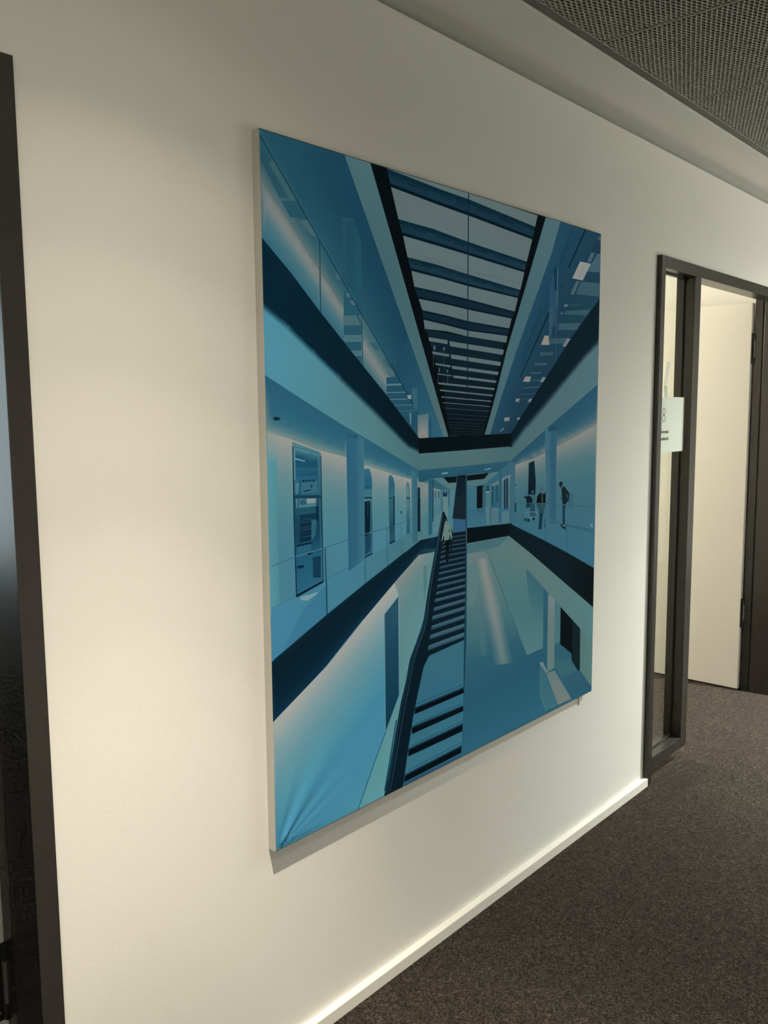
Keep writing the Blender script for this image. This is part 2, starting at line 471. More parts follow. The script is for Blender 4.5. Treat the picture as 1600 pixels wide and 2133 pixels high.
def text(name, body, x_right, z, size, parent):
    cu = bpy.data.curves.new(name, 'FONT'); cu.body = body; cu.size = size; cu.align_x = 'RIGHT'; cu.extrude = 0.0004
    cu.offset = 0.0
    to = bpy.data.objects.new(name, cu); COL.objects.link(to)
    dg = bpy.context.evaluated_depsgraph_get()
    me = bpy.data.meshes.new_from_object(to.evaluated_get(dg))
    bpy.data.objects.remove(to)
    me.transform(Matrix.Rotation(math.radians(90), 4, 'X'))
    me.materials.clear(); me.materials.append(M_INK)
    o = bpy.data.objects.new(name, me); COL.objects.link(o); o.parent = parent; o.location = (x_right, -0.0004, z)
    return o
text('sign_lettering', 'ieferstein', 0.1010, 0.0785, 0.0215, pl_)
text('sign_lettering', 'Leonhardt', 0.1010, 0.0505, 0.0215, pl_)

# ------------------------------------------------------------------ picture: aluminium frame, stretched printed fabric
PIC = tag(empty('wall_picture', (0, 0, PZ0)), 'large blue photo print of an atrium on stretched fabric, hung on the cream wall', 'picture')
PH = PZ1 - PZ0
RL = 0.018
fr_y = -PD + 0.0008
for nm, b in (('frame_rail', (0, RL, fr_y, -0.0006, 0, PH)), ('frame_rail', (PW - RL, PW, fr_y, -0.0006, 0, PH)),
              ('frame_rail', (RL, PW - RL, fr_y, -0.0006, 0, RL)), ('frame_rail', (RL, PW - RL, fr_y, -0.0006, PH - RL, PH))):
    boxes(nm, [b], M_ALU, PIC, 0.0006)
boxes('back_panel', [(RL, PW - RL, -0.006, -0.0015, RL, PH - RL)], M_ALU, PIC)
s_ = 0.0026
boxes('fabric_seam', [(s_ * .3, PW - s_ * .3, fr_y - 0.0006, fr_y, 0.0003, s_), (s_ * .3, PW - s_ * .3, fr_y - 0.0006, fr_y, PH - s_, PH - 0.0003), (PW - s_ * 0.8, PW - 0.0003, fr_y - 0.0006, fr_y, s_, PH - s_)], M_SEAM, PIC)
boxes('wall_clip', [(1.462, 1.486, -0.0045, -0.0006, -0.040, 0.004)], M_CLIP, PIC, 0.001)

# print areas: polygons on the fabric in millimetres from its lower left corner,
# bottom-most first; colours are tones as seen under the light (flat or graded between two lines)
PRINT = [
([-11,1615.7,28.5,1610.2,528.5,1009.4,536.1,919.4,466.9,921.9,-18.7,1375.5],([2.7,1593.7,528.5,1009.4,2.8,1384.5,536.2,942.3],[(0,(39,82,97)),(0.22,(52,91,101)),(0.34,(73,102,106)),(0.42,(103,114,112)),(0.47,(123,127,121)),(0.56,(113,126,124)),(0.7,(78,113,119)),(0.85,(60,105,118)),(1,(52,100,116))])),
([7.4,1573.8,25.3,1558,87,1479.7,55.2,1474.2,3.1,1543.7],(40,80,92)),
([24.8,1543.2,43.6,1548.2,108.4,1476.9,86.8,1473.3],(57,93,100)),
([60.3,1468.8,112,1477.5,138.6,1441.7,85.9,1438.7],(36,78,92)),
([110.9,1434.8,138.6,1441.7,169.7,1406.8,150.9,1409.4],(64,96,103)),
([6.4,1381.5,42.2,1383.9,83.6,1357.5,48.2,1351.7],([3.4,1448,224.9,1245.1,2.8,1384.5,208.1,1205.3],[(0,(72,110,117)),(1,(45,97,113))])),
([56.6,1338.7,101.3,1344.1,133.8,1322.9,89.8,1318],([3.4,1448,224.9,1245.1,2.8,1384.5,208.1,1205.3],[(0,(73,111,118)),(1,(46,98,114))])),
([100.4,1308.8,144.8,1310.8,163.3,1291.3,131.1,1285.6],([3.4,1448,224.9,1245.1,2.8,1384.5,208.1,1205.3],[(0,(74,112,119)),(1,(47,98,115))])),
([-0.6,1506.1,78,1433.6,175.8,1331.5,251.9,1258,253.3,1258.7,177.1,1332.2,79.2,1434.3,0.5,1506.8],(71,90,93)),
([252.1,1296.8,268.1,1293.7,313.2,1245.2,311.3,1120.7,299.9,1129.9,250.2,1167.6],(35,80,96)),
([251.9,1238.8,314.1,1243.5,314.6,1220.5,251.5,1216.3],(69,101,107)),
([251,1193.7,313.4,1197.4,314,1180.9,250.7,1177.5],(71,107,114)),
([250.3,1157.2,312.8,1160.1,313.5,1147,250.1,1144.4],(69,105,114)),
([294.8,1241.4,301.8,1242,312,1223.9,310.2,1220.2],(34,80,96)),
([257.1,1292.1,269.8,1293.3,275.6,1284,264.5,1283],(73,99,107)),
([271.2,1275.5,285,1276.7,293.5,1266.4,281.3,1265.4],(70,97,105)),
([223.7,1331.3,233.7,1334.7,243.4,1321.5,228.4,1319.4],(66,95,102)),
([252.6,1187.4,312.4,1189.1,312.3,1187.9,281.7,1186.2],(53,92,104)),
([314.3,1246.4,401.4,1150.2,403.8,1039.1,312.2,1111.9],([314.1,1231.5,401.2,1138.3,312.3,1118.8,400.2,1047.5],[(0,(54,95,105)),(0.25,(79,108,111)),(0.42,(121,128,123)),(0.56,(116,126,125)),(0.75,(79,114,119)),(1,(59,100,113))])),
([339.1,1180.8,364.5,1182.2,382.8,1164.9,360.6,1162.7],(51,89,100)),
([397.6,1150.9,416.3,1133.8,389.9,1133.5],(53,93,104)),
([425.7,1114.9,435.3,1106.5,425.6,1100.6,404.7,1109.4,406.8,1126.7],(73,103,108)),
([402.7,1098.2,444.9,1099.2,528.6,1009.5,528.3,941.7,402.1,1052.5],(30,75,93)),
([396.8,1080.9,460.5,1083.5,464,1079,396.7,1076.4],(87,118,125)),
([396.6,1060.7,476.1,1063.1,479.7,1060.1,396.5,1057.8],(77,110,119)),
([396.4,1043.4,482,1045.4,485.6,1042.6,396.3,1040.7],(78,110,119)),
([396.2,1028.2,502.1,1029.7,505.7,1027.6,396.2,1026.2],(71,105,114)),
([396,1013.7,520.4,1014.6,524.1,1013,396,1012.2],(63,98,110)),
([395.9,1001.9,493.8,1002.5,497.4,1001.7,395.9,1001.1],(49,87,103)),
([396.4,1050.2,472.1,1052.3,475.7,1051.9,396.4,1049.9],(47,87,102)),
([396.3,1035.4,490,1037.1,493.6,1036.7,396.3,1035],(47,87,102)),
([396.1,1020.5,504,1021.7,507.7,1021.3,396.1,1020.1],(46,86,101)),
([492.8,1008.4,499.9,1009,499.7,978.7,495.6,977.5],(89,125,130)),
([-3.1,1617.5,399.6,1626.9,662.5,940,526.1,943.8,528.5,1009.4],([2.7,1593.7,528.5,1009.4,259.2,1606.9,640.7,942],[(0,(36,80,96)),(0.5,(27,68,85)),(1,(24,63,82))])),
([488.3,1205,575.4,1060,640.7,940.6,530.2,942.4,528.5,1009.4,430.6,1117.8],([430.6,1117.8,488.3,1205,530.2,942.4,640.7,940.6],[(0,(27,68,86)),(0.5,(34,78,98)),(1,(43,91,109))])),
([249.2,1461.5,261.3,1463.3,258.6,1314.5,246.6,1327],(35,76,90)),
([249.2,1464.2,290.1,1465,292.1,1459.8,249.1,1458.7],(41,81,93)),
([261.3,1460.6,290,1459.5,291.3,1289.7,258.6,1314.5],(31,72,87)),
([292.1,1459.8,314.4,1418.6,311.8,1251.9,291.1,1278.5],(31,77,92)),
([1.8,1593.1,172.4,1402.5,313.1,1244.7,527.1,1008.9,529.9,1009.9,315.5,1245.8,174.5,1403.6,3.7,1594.3],(11,44,59)),
([423,1129.7,431.6,1128.8,430.6,1125.6,424.9,1127.3],(12,42,56)),
([173.7,1402,173.1,1238.8,175.6,1239,176.2,1402.4],(12,44,56)),
([312.2,1243.9,314.6,1123.5,317,1123.6,314.6,1244.1],(16,54,70)),
([483.1,1053.8,500.2,1053.9,500.1,1043.7,489,1044.3],(134,142,143)),
([502.3,1072.5,525.8,1072.8,525.5,1012.1,510.2,1021.2],(49,93,105)),
([526.9,1001.7,572.7,1006.6,572.5,938.5,526.6,939.8],([526.4,1001.9,573.2,1005.3,528.1,942.5,573,941.2],[(0,(79,107,113)),(0.5,(111,124,124)),(0.85,(136,136,128)),(1,(128,129,123))])),
([571.6,993.5,585.6,993.3,585.5,940.2,571.5,940.6],(33,77,98)),
([257.6,1610.8,641.8,936.7,663.6,937.4,347.1,1609.5],([259.2,1606.9,348.8,1605.4,640.7,942,662.5,941.4],[(0,(70,102,106)),(0.4,(64,97,102)),(0.75,(67,100,104)),(1,(78,103,104))])),
([348.8,1609.9,1166.4,1608.1,1051.9,1392.7,944.9,1186.7,900.8,1077.3,835.7,938,663.6,937.4],(4,11,14)),
([410.1,1605.2,617.5,1594.6,750.9,1590.5,1097.1,1568.2,1110.1,1603.6,715.3,1609.6,435.4,1609],([399,1570.2,1083.7,1555.6,588.1,1210.9,931.9,1202.9],[(0,(87,103,103)),(0.5,(89,107,107)),(1,(82,101,103))])),
([410.1,1605.2,617.5,1594.6,750.9,1590.5,1097.1,1568.2,1092.5,1556.3,750.7,1577.4,613.8,1582.3,414.6,1592.9],(10,36,50)),
([414.6,1592.9,613.8,1582.3,750.7,1577.4,1092.5,1556.3,1084.7,1536.3,750.4,1555.6,607.6,1561.8,422.1,1572.3],(20,47,61)),
([422.1,1572.3,607.6,1561.8,750.4,1555.6,1084.7,1536.3,1081.6,1528.4,750.3,1546.9,605.2,1553.6,425.1,1564],(3,21,33)),
([424.7,1587.2,471.7,1584.7,472.9,1586.9,425.9,1589.4],(7,28,45)),
([490.9,1583.6,570.5,1579.3,571.8,1581.6,492.2,1585.8],(7,29,45)),
([625.2,1576.6,679.4,1574.5,680.7,1576.9,626.5,1578.9],(7,29,46)),
([693.3,1574,742.8,1572.2,744.1,1574.5,694.6,1576.4],(7,29,47)),
([780.9,1570,861.2,1565,862.8,1567.5,782.4,1572.4],(8,30,47)),
([894.4,1563,980.6,1557.7,982.2,1560.2,896,1565.5],(7,27,42)),
([425.1,1564,605.2,1553.6,750.3,1546.9,1081.6,1528.4,1051.8,1459.4,750.7,1476.3,592.8,1488.4,452.7,1491.4],([399,1570.2,1083.7,1555.6,588.1,1210.9,931.9,1202.9],[(0,(88,103,103)),(0.5,(89,107,107)),(1,(83,102,103))])),
([452.7,1491.4,592.8,1488.4,750.7,1476.3,1051.8,1459.4,1048,1449.4,750.2,1465.8,594.6,1476.4,458,1480.1],(10,36,50)),
([458,1480.1,594.6,1476.4,750.2,1465.8,1048,1449.4,1041.6,1432.7,749.4,1448.2,597.6,1456.3,466.9,1461.1],(22,50,64)),
([466.9,1461.1,597.6,1456.3,749.4,1448.2,1041.6,1432.7,1039,1426.1,749.1,1441.2,598.9,1448.2,470.5,1453.5],(3,21,33)),
([465.8,1475,498.7,1474.1,499.6,1476.3,466.8,1477.2],(7,29,45)),
([512,1473.7,566.6,1472.1,567.6,1474.3,513,1475.9],(7,29,46)),
([609.4,1470.3,670.1,1466.3,671.3,1468.6,610.6,1472.5],(7,29,46)),
([685.6,1465.3,741.3,1461.6,742.6,1464,686.9,1467.6],(7,30,47)),
([776.8,1459.6,847.3,1455.7,848.6,1458.1,778.1,1462],(8,30,47)),
([876.4,1454.1,951.4,1449.9,952.8,1452.5,877.7,1456.5],(7,26,42)),
([470.5,1453.5,598.9,1448.2,749.1,1441.2,1039,1426.1,1017.4,1372.2,749.4,1388.8,609.1,1398.8,487.8,1403],([399,1570.2,1083.7,1555.6,588.1,1210.9,931.9,1202.9],[(0,(88,104,104)),(0.5,(90,107,108)),(1,(83,102,103))])),
([487.8,1403,609.1,1398.8,749.4,1388.8,1017.4,1372.2,1013.6,1364.7,749.5,1379.2,612.2,1388.7,492.3,1393.4],(10,37,50)),
([492.3,1393.4,612.2,1388.7,749.5,1379.2,1013.6,1364.7,1007.2,1352.1,749.6,1363.2,617.4,1371.9,499.9,1377.2],(23,51,64)),
([499.9,1377.2,617.4,1371.9,749.6,1363.2,1007.2,1352.1,1004.7,1347.1,749.6,1356.8,619.5,1365.1,502.9,1370.7],(3,21,33)),
([499.1,1388.8,528.2,1387.7,529.1,1389.9,500,1391],(7,29,46)),
([540,1387.2,588.1,1385.2,589,1387.5,540.9,1389.4],(7,29,46)),
([625.8,1383.3,679.3,1379.6,680.4,1382,626.9,1385.6],(7,30,46)),
([693,1378.7,741.8,1375.3,743,1377.7,694.1,1381],(8,30,47)),
([773.4,1373.5,836.3,1370.2,837.4,1372.6,774.5,1375.9],(8,30,47)),
([862.1,1368.8,928.5,1365.3,929.6,1367.8,863.2,1371.3],(8,30,48)),
([502.9,1370.7,619.5,1365.1,749.6,1356.8,1004.7,1347.1,988.3,1306.2,749.8,1321.5,625.7,1328.1,515.2,1332.2],([399,1570.2,1083.7,1555.6,588.1,1210.9,931.9,1202.9],[(0,(89,104,104)),(0.5,(91,108,108)),(1,(84,103,104))])),
([515.2,1332.2,625.7,1328.1,749.8,1321.5,988.3,1306.2,984.2,1300.6,750,1314.4,626.8,1321,519.3,1324.9],(8,28,42)),
([519.3,1324.9,626.8,1321,750,1314.4,984.2,1300.6,975.1,1288.3,750.3,1298.5,629.1,1305.2,528.5,1308.7],(14,37,50)),
([528.5,1308.7,629.1,1305.2,750.3,1298.5,975.1,1288.3,971.8,1283.9,750.4,1292.8,629.9,1299.5,531.9,1302.8],(5,21,32)),
([531.9,1302.8,629.9,1299.5,750.4,1292.8,971.8,1283.9,959.3,1254.9,750.6,1261.2,640.5,1270,547.7,1275.3],([399,1570.2,1083.7,1555.6,588.1,1210.9,931.9,1202.9],[(0,(89,105,105)),(0.5,(91,108,109)),(1,(84,103,104))])),
([547.7,1275.3,640.5,1270,750.6,1261.2,959.3,1254.9,956.8,1249.2,750.7,1254.6,640.5,1263.6,548.9,1269.2],(8,28,42)),
([548.9,1269.2,640.5,1263.6,750.7,1254.6,956.8,1249.2,951.3,1236.5,750.8,1240.1,640.6,1249.6,551.6,1255.8],(14,37,51)),
([551.6,1255.8,640.6,1249.6,750.8,1240.1,951.3,1236.5,949.4,1231.9,750.8,1234.9,640.6,1244.5,552.6,1250.9],(5,21,32)),
([552.6,1250.9,640.6,1244.5,750.8,1234.9,949.4,1231.9,944.5,1212,750.9,1219,651.3,1227.3,557.6,1227.7],([399,1570.2,1083.7,1555.6,588.1,1210.9,931.9,1202.9],[(0,(90,105,105)),(0.5,(91,109,109)),(1,(85,103,104))])),
([499.1,1406.9,749.5,1397.8,1019.4,1391.5,1020,1392.9,750.1,1399.1,499.6,1408.1],(75,92,93)),
([489.6,1414.2,749.6,1407.1,749.9,1408,489.9,1415],(79,96,96)),
([557.6,1226.5,947.1,1209.3,900.8,1077.3,840.5,943.5,664.7,943.9,638.5,997,579.7,1114.6],([557.6,1221.5,947.1,1209.3,662.5,944,835.6,943.6],[(0,(11,34,44)),(0.4,(9,28,37)),(1,(5,15,21))])),
([551.5,1221.1,567.7,1222.1,640.7,1065.9,669.1,943.8,660.3,942.7,579.7,1114.6],(4,11,15)),
([931.8,1208.5,952.3,1209.6,840.5,944.9,825.9,945.2],(4,12,16)),
([572.7,1206.8,656.7,1203.6,656.7,1193.1,576.6,1196.9],([399,1570.2,1083.7,1555.6,588.1,1210.9,931.9,1202.9],[(0,(89,105,104)),(0.5,(91,108,108)),(1,(84,103,104))])),
([664.8,1201.6,932.1,1190.7,926,1175.6,667.5,1188.1],([399,1570.2,1083.7,1555.6,588.1,1210.9,931.9,1202.9],[(0,(90,106,106)),(0.5,(92,109,110)),(1,(85,104,105))])),
([588.1,1170.7,663.5,1166.1,663.5,1159.6,590.6,1163.7],([399,1570.2,1083.7,1555.6,588.1,1210.9,931.9,1202.9],[(0,(89,105,105)),(0.5,(91,109,109)),(1,(84,103,104))])),
([671.6,1166.4,916.8,1154.2,912.2,1142.7,673,1155.1],([399,1570.2,1083.7,1555.6,588.1,1210.9,931.9,1202.9],[(0,(90,106,106)),(0.5,(92,110,110)),(1,(85,104,105))])),
([599.7,1140.3,670.3,1136.3,669,1131.4,603.6,1135.7],([399,1570.2,1083.7,1555.6,588.1,1210.9,931.9,1202.9],[(0,(90,105,105)),(0.5,(91,109,109)),(1,(85,104,104))])),
([675.8,1135.7,904.6,1125,900,1116.1,678.5,1127.6],([399,1570.2,1083.7,1555.6,588.1,1210.9,931.9,1202.9],[(0,(91,106,106)),(0.5,(92,110,110)),(1,(86,104,105))])),
([610.1,1113.6,674.5,1109.6,674.5,1107.1,612.7,1110.8],([399,1570.2,1083.7,1555.6,588.1,1210.9,931.9,1202.9],[(0,(90,105,105)),(0.5,(92,109,109)),(1,(85,104,104))])),
([681.3,1109.8,893.9,1099.4,889.3,1092.9,684.1,1103.3],([399,1570.2,1083.7,1555.6,588.1,1210.9,931.9,1202.9],[(0,(91,106,106)),(0.5,(92,110,110)),(1,(86,104,105))])),
([615.4,1088.9,884.8,1077.5,881.8,1072.2,616.7,1084.6],([399,1570.2,1083.7,1555.6,588.1,1210.9,931.9,1202.9],[(0,(91,106,106)),(0.5,(92,110,110)),(1,(86,104,105))])),
([622,1070.5,875.8,1058.2,874.3,1053.8,623.3,1066.5],(82,101,102)),
([628.6,1052,868.2,1040.7,866.7,1037.6,629.9,1048.9],(82,101,102)),
([635.3,1036.3,862.3,1025,860.7,1023.1,638,1034.2],(82,101,102)),
([642,1021.2,857.8,1010.8,857.8,1009.2,642,1019.7],(53,78,83)),
([651.5,1004.8,851.8,995.5,851.9,994.3,651.5,1003.7],(35,61,69)),
([654.2,993.4,847.4,984.2,847.4,983,654.2,992.2],(35,59,67)),
([657,982.7,841.4,973.9,841.4,972.9,657,981.7],(31,55,64)),
([662.4,974.7,836.9,966.2,836.9,965.1,662.4,973.7],(31,55,62)),
([665.2,966.1,833.9,957.5,834,956.5,665.2,965.1],(31,55,62)),
([666.6,957.4,832.5,950.3,832.5,949.2,666.6,956.5],(29,54,60)),
([667.9,949.8,831,943.4,831.1,942.3,667.9,948.8],(29,54,60)),
([669.3,944.5,770,940.5,770,938.9,669.3,943],(35,57,64)),
([638,1028.5,859.3,1018.1,859.3,1017.4,638,1027.9],(24,46,55)),
([646.1,1012.2,854.8,1002.8,854.8,1002.1,646.1,1011.6],(21,43,51)),
([749,1608,747.3,1403.4,746.7,1233.3,746.5,1073.8,751.5,1073.9,751.7,1233.6,752.3,1404,753.9,1608.9],(8,33,47)),
([747.9,1073.8,747.8,1006.6,750.1,1006.6,750.2,1073.9],(9,27,35)),
([592.7,1171.7,592.6,1130.6,594.7,1130.6,594.8,1171.8],(49,68,72)),
([639.5,1173.8,639.5,1130.5,641.7,1130.5,641.7,1173.9],(49,69,73)),
([614.3,1110.5,614.3,1084.8,616.4,1084.9,616.4,1110.5],(49,69,73)),
([655.7,1111.6,655.7,1085.6,657.9,1085.6,657.9,1111.6],(49,69,73)),
([595.9,1186.1,602.4,1186.4,601.6,1175.3,596.4,1175],(87,105,105)),
([637.9,1184.2,643.8,1184.5,643.3,1174.8,638.5,1175.4],(88,105,105)),
([618,1126.6,622,1126.7,621.5,1117.1,617.2,1117.8],(88,105,105)),
([652.7,1123.6,658.1,1123.8,656.8,1116.4,653.5,1116.4],(88,106,106)),
([1157.9,1605.4,1553.1,1607.9,1528.2,1387.6,972.3,940.1,835.7,938,944.9,1186.7],([1195.9,1586.5,860.1,943,1511.7,1602,972.3,943],[(0,(32,68,88)),(0.45,(27,62,81)),(1,(25,55,71))])),
([1159.3,1607,1247,1606,1198.2,1506.3,1075.5,1311.6,1002.2,1195,918.9,1050.8,860.1,940.2,833.2,939.5,900.8,1077.3,944.9,1186.7,1051.9,1392.7],([1157.9,1603.9,1248.5,1603.3,835.6,940.8,860.1,940.2],[(0,(73,100,106)),(0.5,(66,98,105)),(1,(72,102,107))])),
([1319.6,1596.8,1329.3,1596.6,1280.8,1521.5,1268.5,1513.8],(24,56,76)),
([1292.4,1554.1,1305,1555.8,1257.2,1475.3,1244.8,1473.8],(24,56,75)),
([1404.7,1604.8,1414.2,1604.3,1307.9,1470.3,1300,1469.4],(7,30,45)),
([1260.6,1415.2,1264.7,1414.9,1256.3,1404.7,1251.6,1404.2],(7,29,44)),
([1487.9,1584.1,1519.6,1586.9,1517.3,1542.2,1451.5,1540.3],(23,51,71)),
([1501.4,1597.4,1520.9,1596.9,1519.7,1585.2,1498.5,1584],(55,81,93)),
([1490,1535.4,1518,1542.3,1513.7,1479,1430.3,1473,1451.5,1499.8],(58,87,99)),
([1479.4,1537.4,1491.7,1537.3,1460,1504,1449.6,1504.4],(22,51,72)),
([1451.7,1537.1,1479.4,1539,1449.6,1504.4,1425.6,1503.2],(61,88,101)),
([1426.9,1471.8,1513.7,1479,1515.3,1442.8,1394.4,1438.5],(25,55,72)),
([1387.8,1434.6,1515.3,1442.8,1513.8,1397.8,1352.9,1391.1],(51,81,93)),
([1354.7,1433.5,1377.8,1434.4,1339.9,1388.3,1317.2,1387.8],(61,89,99)),
([1314.1,1384.3,1513.8,1397.8,1432.1,1341.4,1286.7,1340.9],(26,58,73)),
([1280,1351.4,1302.2,1354.9,1299.3,1346.7,1277.1,1343.3],(83,109,118)),
([1305.5,1353.5,1397.3,1361.3,1394.1,1357.8,1305.6,1350.1],(40,71,82)),
([1299.7,1333.3,1414.9,1344.1,1452.5,1349.5,1425.8,1327.8,1284.1,1323.4],(52,82,93)),
([1255.7,1324.3,1277.6,1326.8,1271.5,1320.1,1252.7,1319.4],(59,88,97)),
([1249.6,1317.6,1425.8,1327.8,1386.2,1300.5,1247.2,1294],(26,59,74)),
([1378.7,1499.1,1451.5,1499.8,1397.7,1439.6,1328.3,1439.5],(136,140,136)),
([1401.6,1484.5,1369.8,1443.3,1371.9,1443.1,1403.7,1484.3],(108,114,112)),
([1186,1395.4,1211.7,1451.6,1232.9,1460.1,1237.5,1307.3,1210.6,1277,1186.9,1275.4],(37,71,93)),
([1209.9,1459.8,1231.3,1460.7,1230.3,1392.1,1216.5,1390.7],(19,49,69)),
([1232.6,1458.6,1233.6,1376.9,1231.1,1305.3,1234.7,1305.5,1237.2,1377.2,1236.2,1459],(70,102,116)),
([1185.9,1335.1,1210.2,1337.1,1197.4,1212.4,1188.4,1245],(44,78,94)),
([1230.6,1338.8,1238.8,1339.5,1231.6,1165.9,1225.5,1163.6],(35,68,84)),
([1250.7,1289.4,1386.4,1299.8,1365.1,1275.8,1241,1267.9],(51,81,93)),
([1289.4,1332.1,1452.7,1348.3,1430.5,1329.1,1281.2,1320.9],(50,80,92)),
([1200.8,1238.5,1305,1246.5,1284.3,1227.3,1193.1,1221.5],(49,79,93)),
([1134.1,1193,1214.2,1198.7,1210.4,1186,1130.4,1181.7],(47,77,91)),
([1103.7,1158.3,1178.6,1161.9,1176.8,1153.6,1103.9,1150.1],(49,79,92)),
([1077.5,1129.1,1147.4,1133.1,1139.7,1125.7,1077.6,1124.1],(49,77,91)),
([1078,1104.9,1136.2,1107.1,1132.4,1102.9,1078.1,1101.8],(45,76,89)),
([1037,1081,1136.7,1086.6,1136.8,1083.5,1037,1078.6],(55,83,95)),
([1018.8,1060.8,1109.8,1065.7,1109.8,1064,1018.8,1059.2],(48,79,90)),
([1020.9,1046.4,1071.7,1048,1071.7,1046.6,1021,1044.8],(48,79,90)),
([1160.4,1245.4,1184.4,1246.8,1191.2,1218.3,1139.4,1215.7],(140,136,124)),
([1302.9,1245.3,1324.5,1244.4,1301.7,1216.5,1271.8,1218.2],(113,121,121)),
([1051.3,1115.3,1083.5,1116.1,1074.3,1099.7,1038.5,1100],(131,133,124)),
([1151.8,1115.7,1173.8,1116.2,1158.2,1100.3,1136.4,1100.9],(110,121,122)),
([998.8,1047.7,1020.9,1047.8,1015.5,1037.8,997.1,1038.7],(121,127,124)),
([1077.4,1049.1,1092.8,1048.2,1081.5,1036.9,1066.2,1037.9],(106,118,121)),
([936.7,991.1,966,992.2,963.6,981.7,936.9,980.1],(119,125,122)),
([1009,990.7,1023.1,990.6,1018.4,983.6,1005.4,984.8],(114,127,131)),
([912.6,952.7,933.6,961.1,937.2,958.1,916.2,949.7],(91,112,116)),
([1215.7,1288,1240.3,1291.8,1253,1282.3,1211.9,1277.4],(40,64,76)),
([1182.4,1318.9,1188.9,1317,1025.9,1112.7,1020.7,1113.6],(8,32,45)),
([1139.7,1331.9,1032.6,1173.1,1037.7,1172.3,1145,1331.2],(22,54,72)),
([1148.9,1320.3,1026.8,1144.9,1029.8,1144.4,1152.1,1319.9],(24,57,75)),
([1.2,1247.8,72.4,1210.2,152.4,1155.1,233.3,1100.6,347.6,1023.5,486.4,926.2,532,901.7,527.7,856.7,346.4,936.9,244.1,980.3,141.8,1027.2,-0.9,1094.5],([6.3,1238.1,7.2,1089.6,530,919.6,529.7,849.5],[(0,(76,136,153)),(0.25,(76,132,145)),(0.5,(78,126,134)),(0.8,(76,116,120)),(1,(70,108,112))])),
([530,906.9,764.4,907.2,972.9,908.2,973.7,860.1,764.7,857.1,527.7,856.7],([528,907,527.7,856,972.9,903.8,973.7,860.1],[(0,(72,109,113)),(0.5,(75,106,106)),(1,(68,100,104))])),
([972.9,908.2,1058.1,969.1,1261.2,1099.4,1513.3,1253.3,1520,1100.9,1198.8,961.4,973.7,860.1],([972.9,903.8,973.7,860.1,1503.3,1244.6,1509.7,1097.5],[(0,(71,102,106)),(0.6,(73,104,109)),(1,(75,106,114))])),
([-9.1,1261,10.7,1247.1,-2.2,1232.9,-23,1245.7],([-9.1,1261,10.7,1247.1,-23,1245.7,-2.2,1232.9],[(0,(6,30,43)),(0.35,(12,43,58)),(0.75,(47,100,117)),(1,(66,126,141))])),
([10.7,1247.1,78.1,1208.5,65.7,1195.1,-2.2,1232.9],([10.7,1247.1,78.1,1208.5,-2.2,1232.9,65.7,1195.1],[(0,(6,31,43)),(0.35,(12,43,58)),(0.75,(47,101,118)),(1,(67,127,142))])),
([78.1,1208.5,158.5,1153.3,146.6,1140.8,65.7,1195.1],([78.1,1208.5,158.5,1153.3,65.7,1195.1,146.6,1140.8],[(0,(6,31,44)),(0.35,(13,43,59)),(0.75,(49,102,119)),(1,(69,128,144))])),
([158.5,1153.3,240.6,1099.1,229.3,1087.6,146.6,1140.8],([158.5,1153.3,240.6,1099.1,146.6,1140.8,229.3,1087.6],[(0,(7,31,44)),(0.35,(13,44,59)),(0.75,(50,103,120)),(1,(71,129,145))])),
([240.6,1099.1,354.7,1022.3,343.9,1011.7,229.3,1087.6],([240.6,1099.1,354.7,1022.3,229.3,1087.6,343.9,1011.7],[(0,(7,32,45)),(0.35,(13,44,60)),(0.75,(55,94,103)),(1,(75,113,119))])),
([354.7,1022.3,494.2,925.3,483.9,915.6,343.9,1011.7],([354.7,1022.3,494.2,925.3,343.9,1011.7,483.9,915.6],[(0,(7,32,45)),(0.35,(14,45,60)),(0.75,(56,95,104)),(1,(77,114,120))])),
([494.2,925.3,539.1,909.1,530.2,900.5,483.9,915.6],([494.2,925.3,539.1,909.1,483.9,915.6,530.2,900.5],[(0,(7,32,46)),(0.35,(14,45,61)),(0.75,(57,95,104)),(1,(78,115,120))])),
([-18,1399.3,-5.1,1389.3,86.1,1317.7,173.6,1241.1,288.9,1145.6,394.9,1059.9,532.2,941.8,534,906.7,539.1,909.1,494.2,925.3,354.7,1022.3,240.6,1099.1,158.5,1153.3,78.1,1208.5,10.7,1247.1,-9.1,1261],([2.6,1378.5,5,1238,530.2,942.4,530,901.8],[(0,(7,35,49)),(0.5,(6,31,43)),(1,(4,22,29))])),
([1540.3,1276.1,1499.5,1251.7,1524.4,1238.4,1565.7,1262.8],([1540.3,1276.1,1499.5,1251.7,1565.7,1262.8,1524.4,1238.4],[(0,(6,28,37)),(0.4,(11,37,47)),(1,(65,92,100))])),
([1499.5,1251.7,1399.8,1196.2,1423.4,1182.8,1524.4,1238.4],([1499.5,1251.7,1399.8,1196.2,1524.4,1238.4,1423.4,1182.8],[(0,(5,27,37)),(0.4,(11,37,46)),(1,(65,92,99))])),
([1399.8,1196.2,1250.5,1099.2,1272.4,1085.7,1423.4,1182.8],([1399.8,1196.2,1250.5,1099.2,1423.4,1182.8,1272.4,1085.7],[(0,(5,27,36)),(0.4,(11,37,46)),(1,(64,91,98))])),
([1250.5,1099.2,1138.5,1026.6,1159.1,1013,1272.4,1085.7],([1250.5,1099.2,1138.5,1026.6,1272.4,1085.7,1159.1,1013],[(0,(5,27,36)),(0.4,(11,36,45)),(1,(63,90,96))])),
([1138.5,1026.6,1047,970,1066.6,956.3,1159.1,1013],([1138.5,1026.6,1047,970,1159.1,1013,1066.6,956.3],[(0,(5,27,36)),(0.4,(11,36,45)),(1,(62,90,96))])),
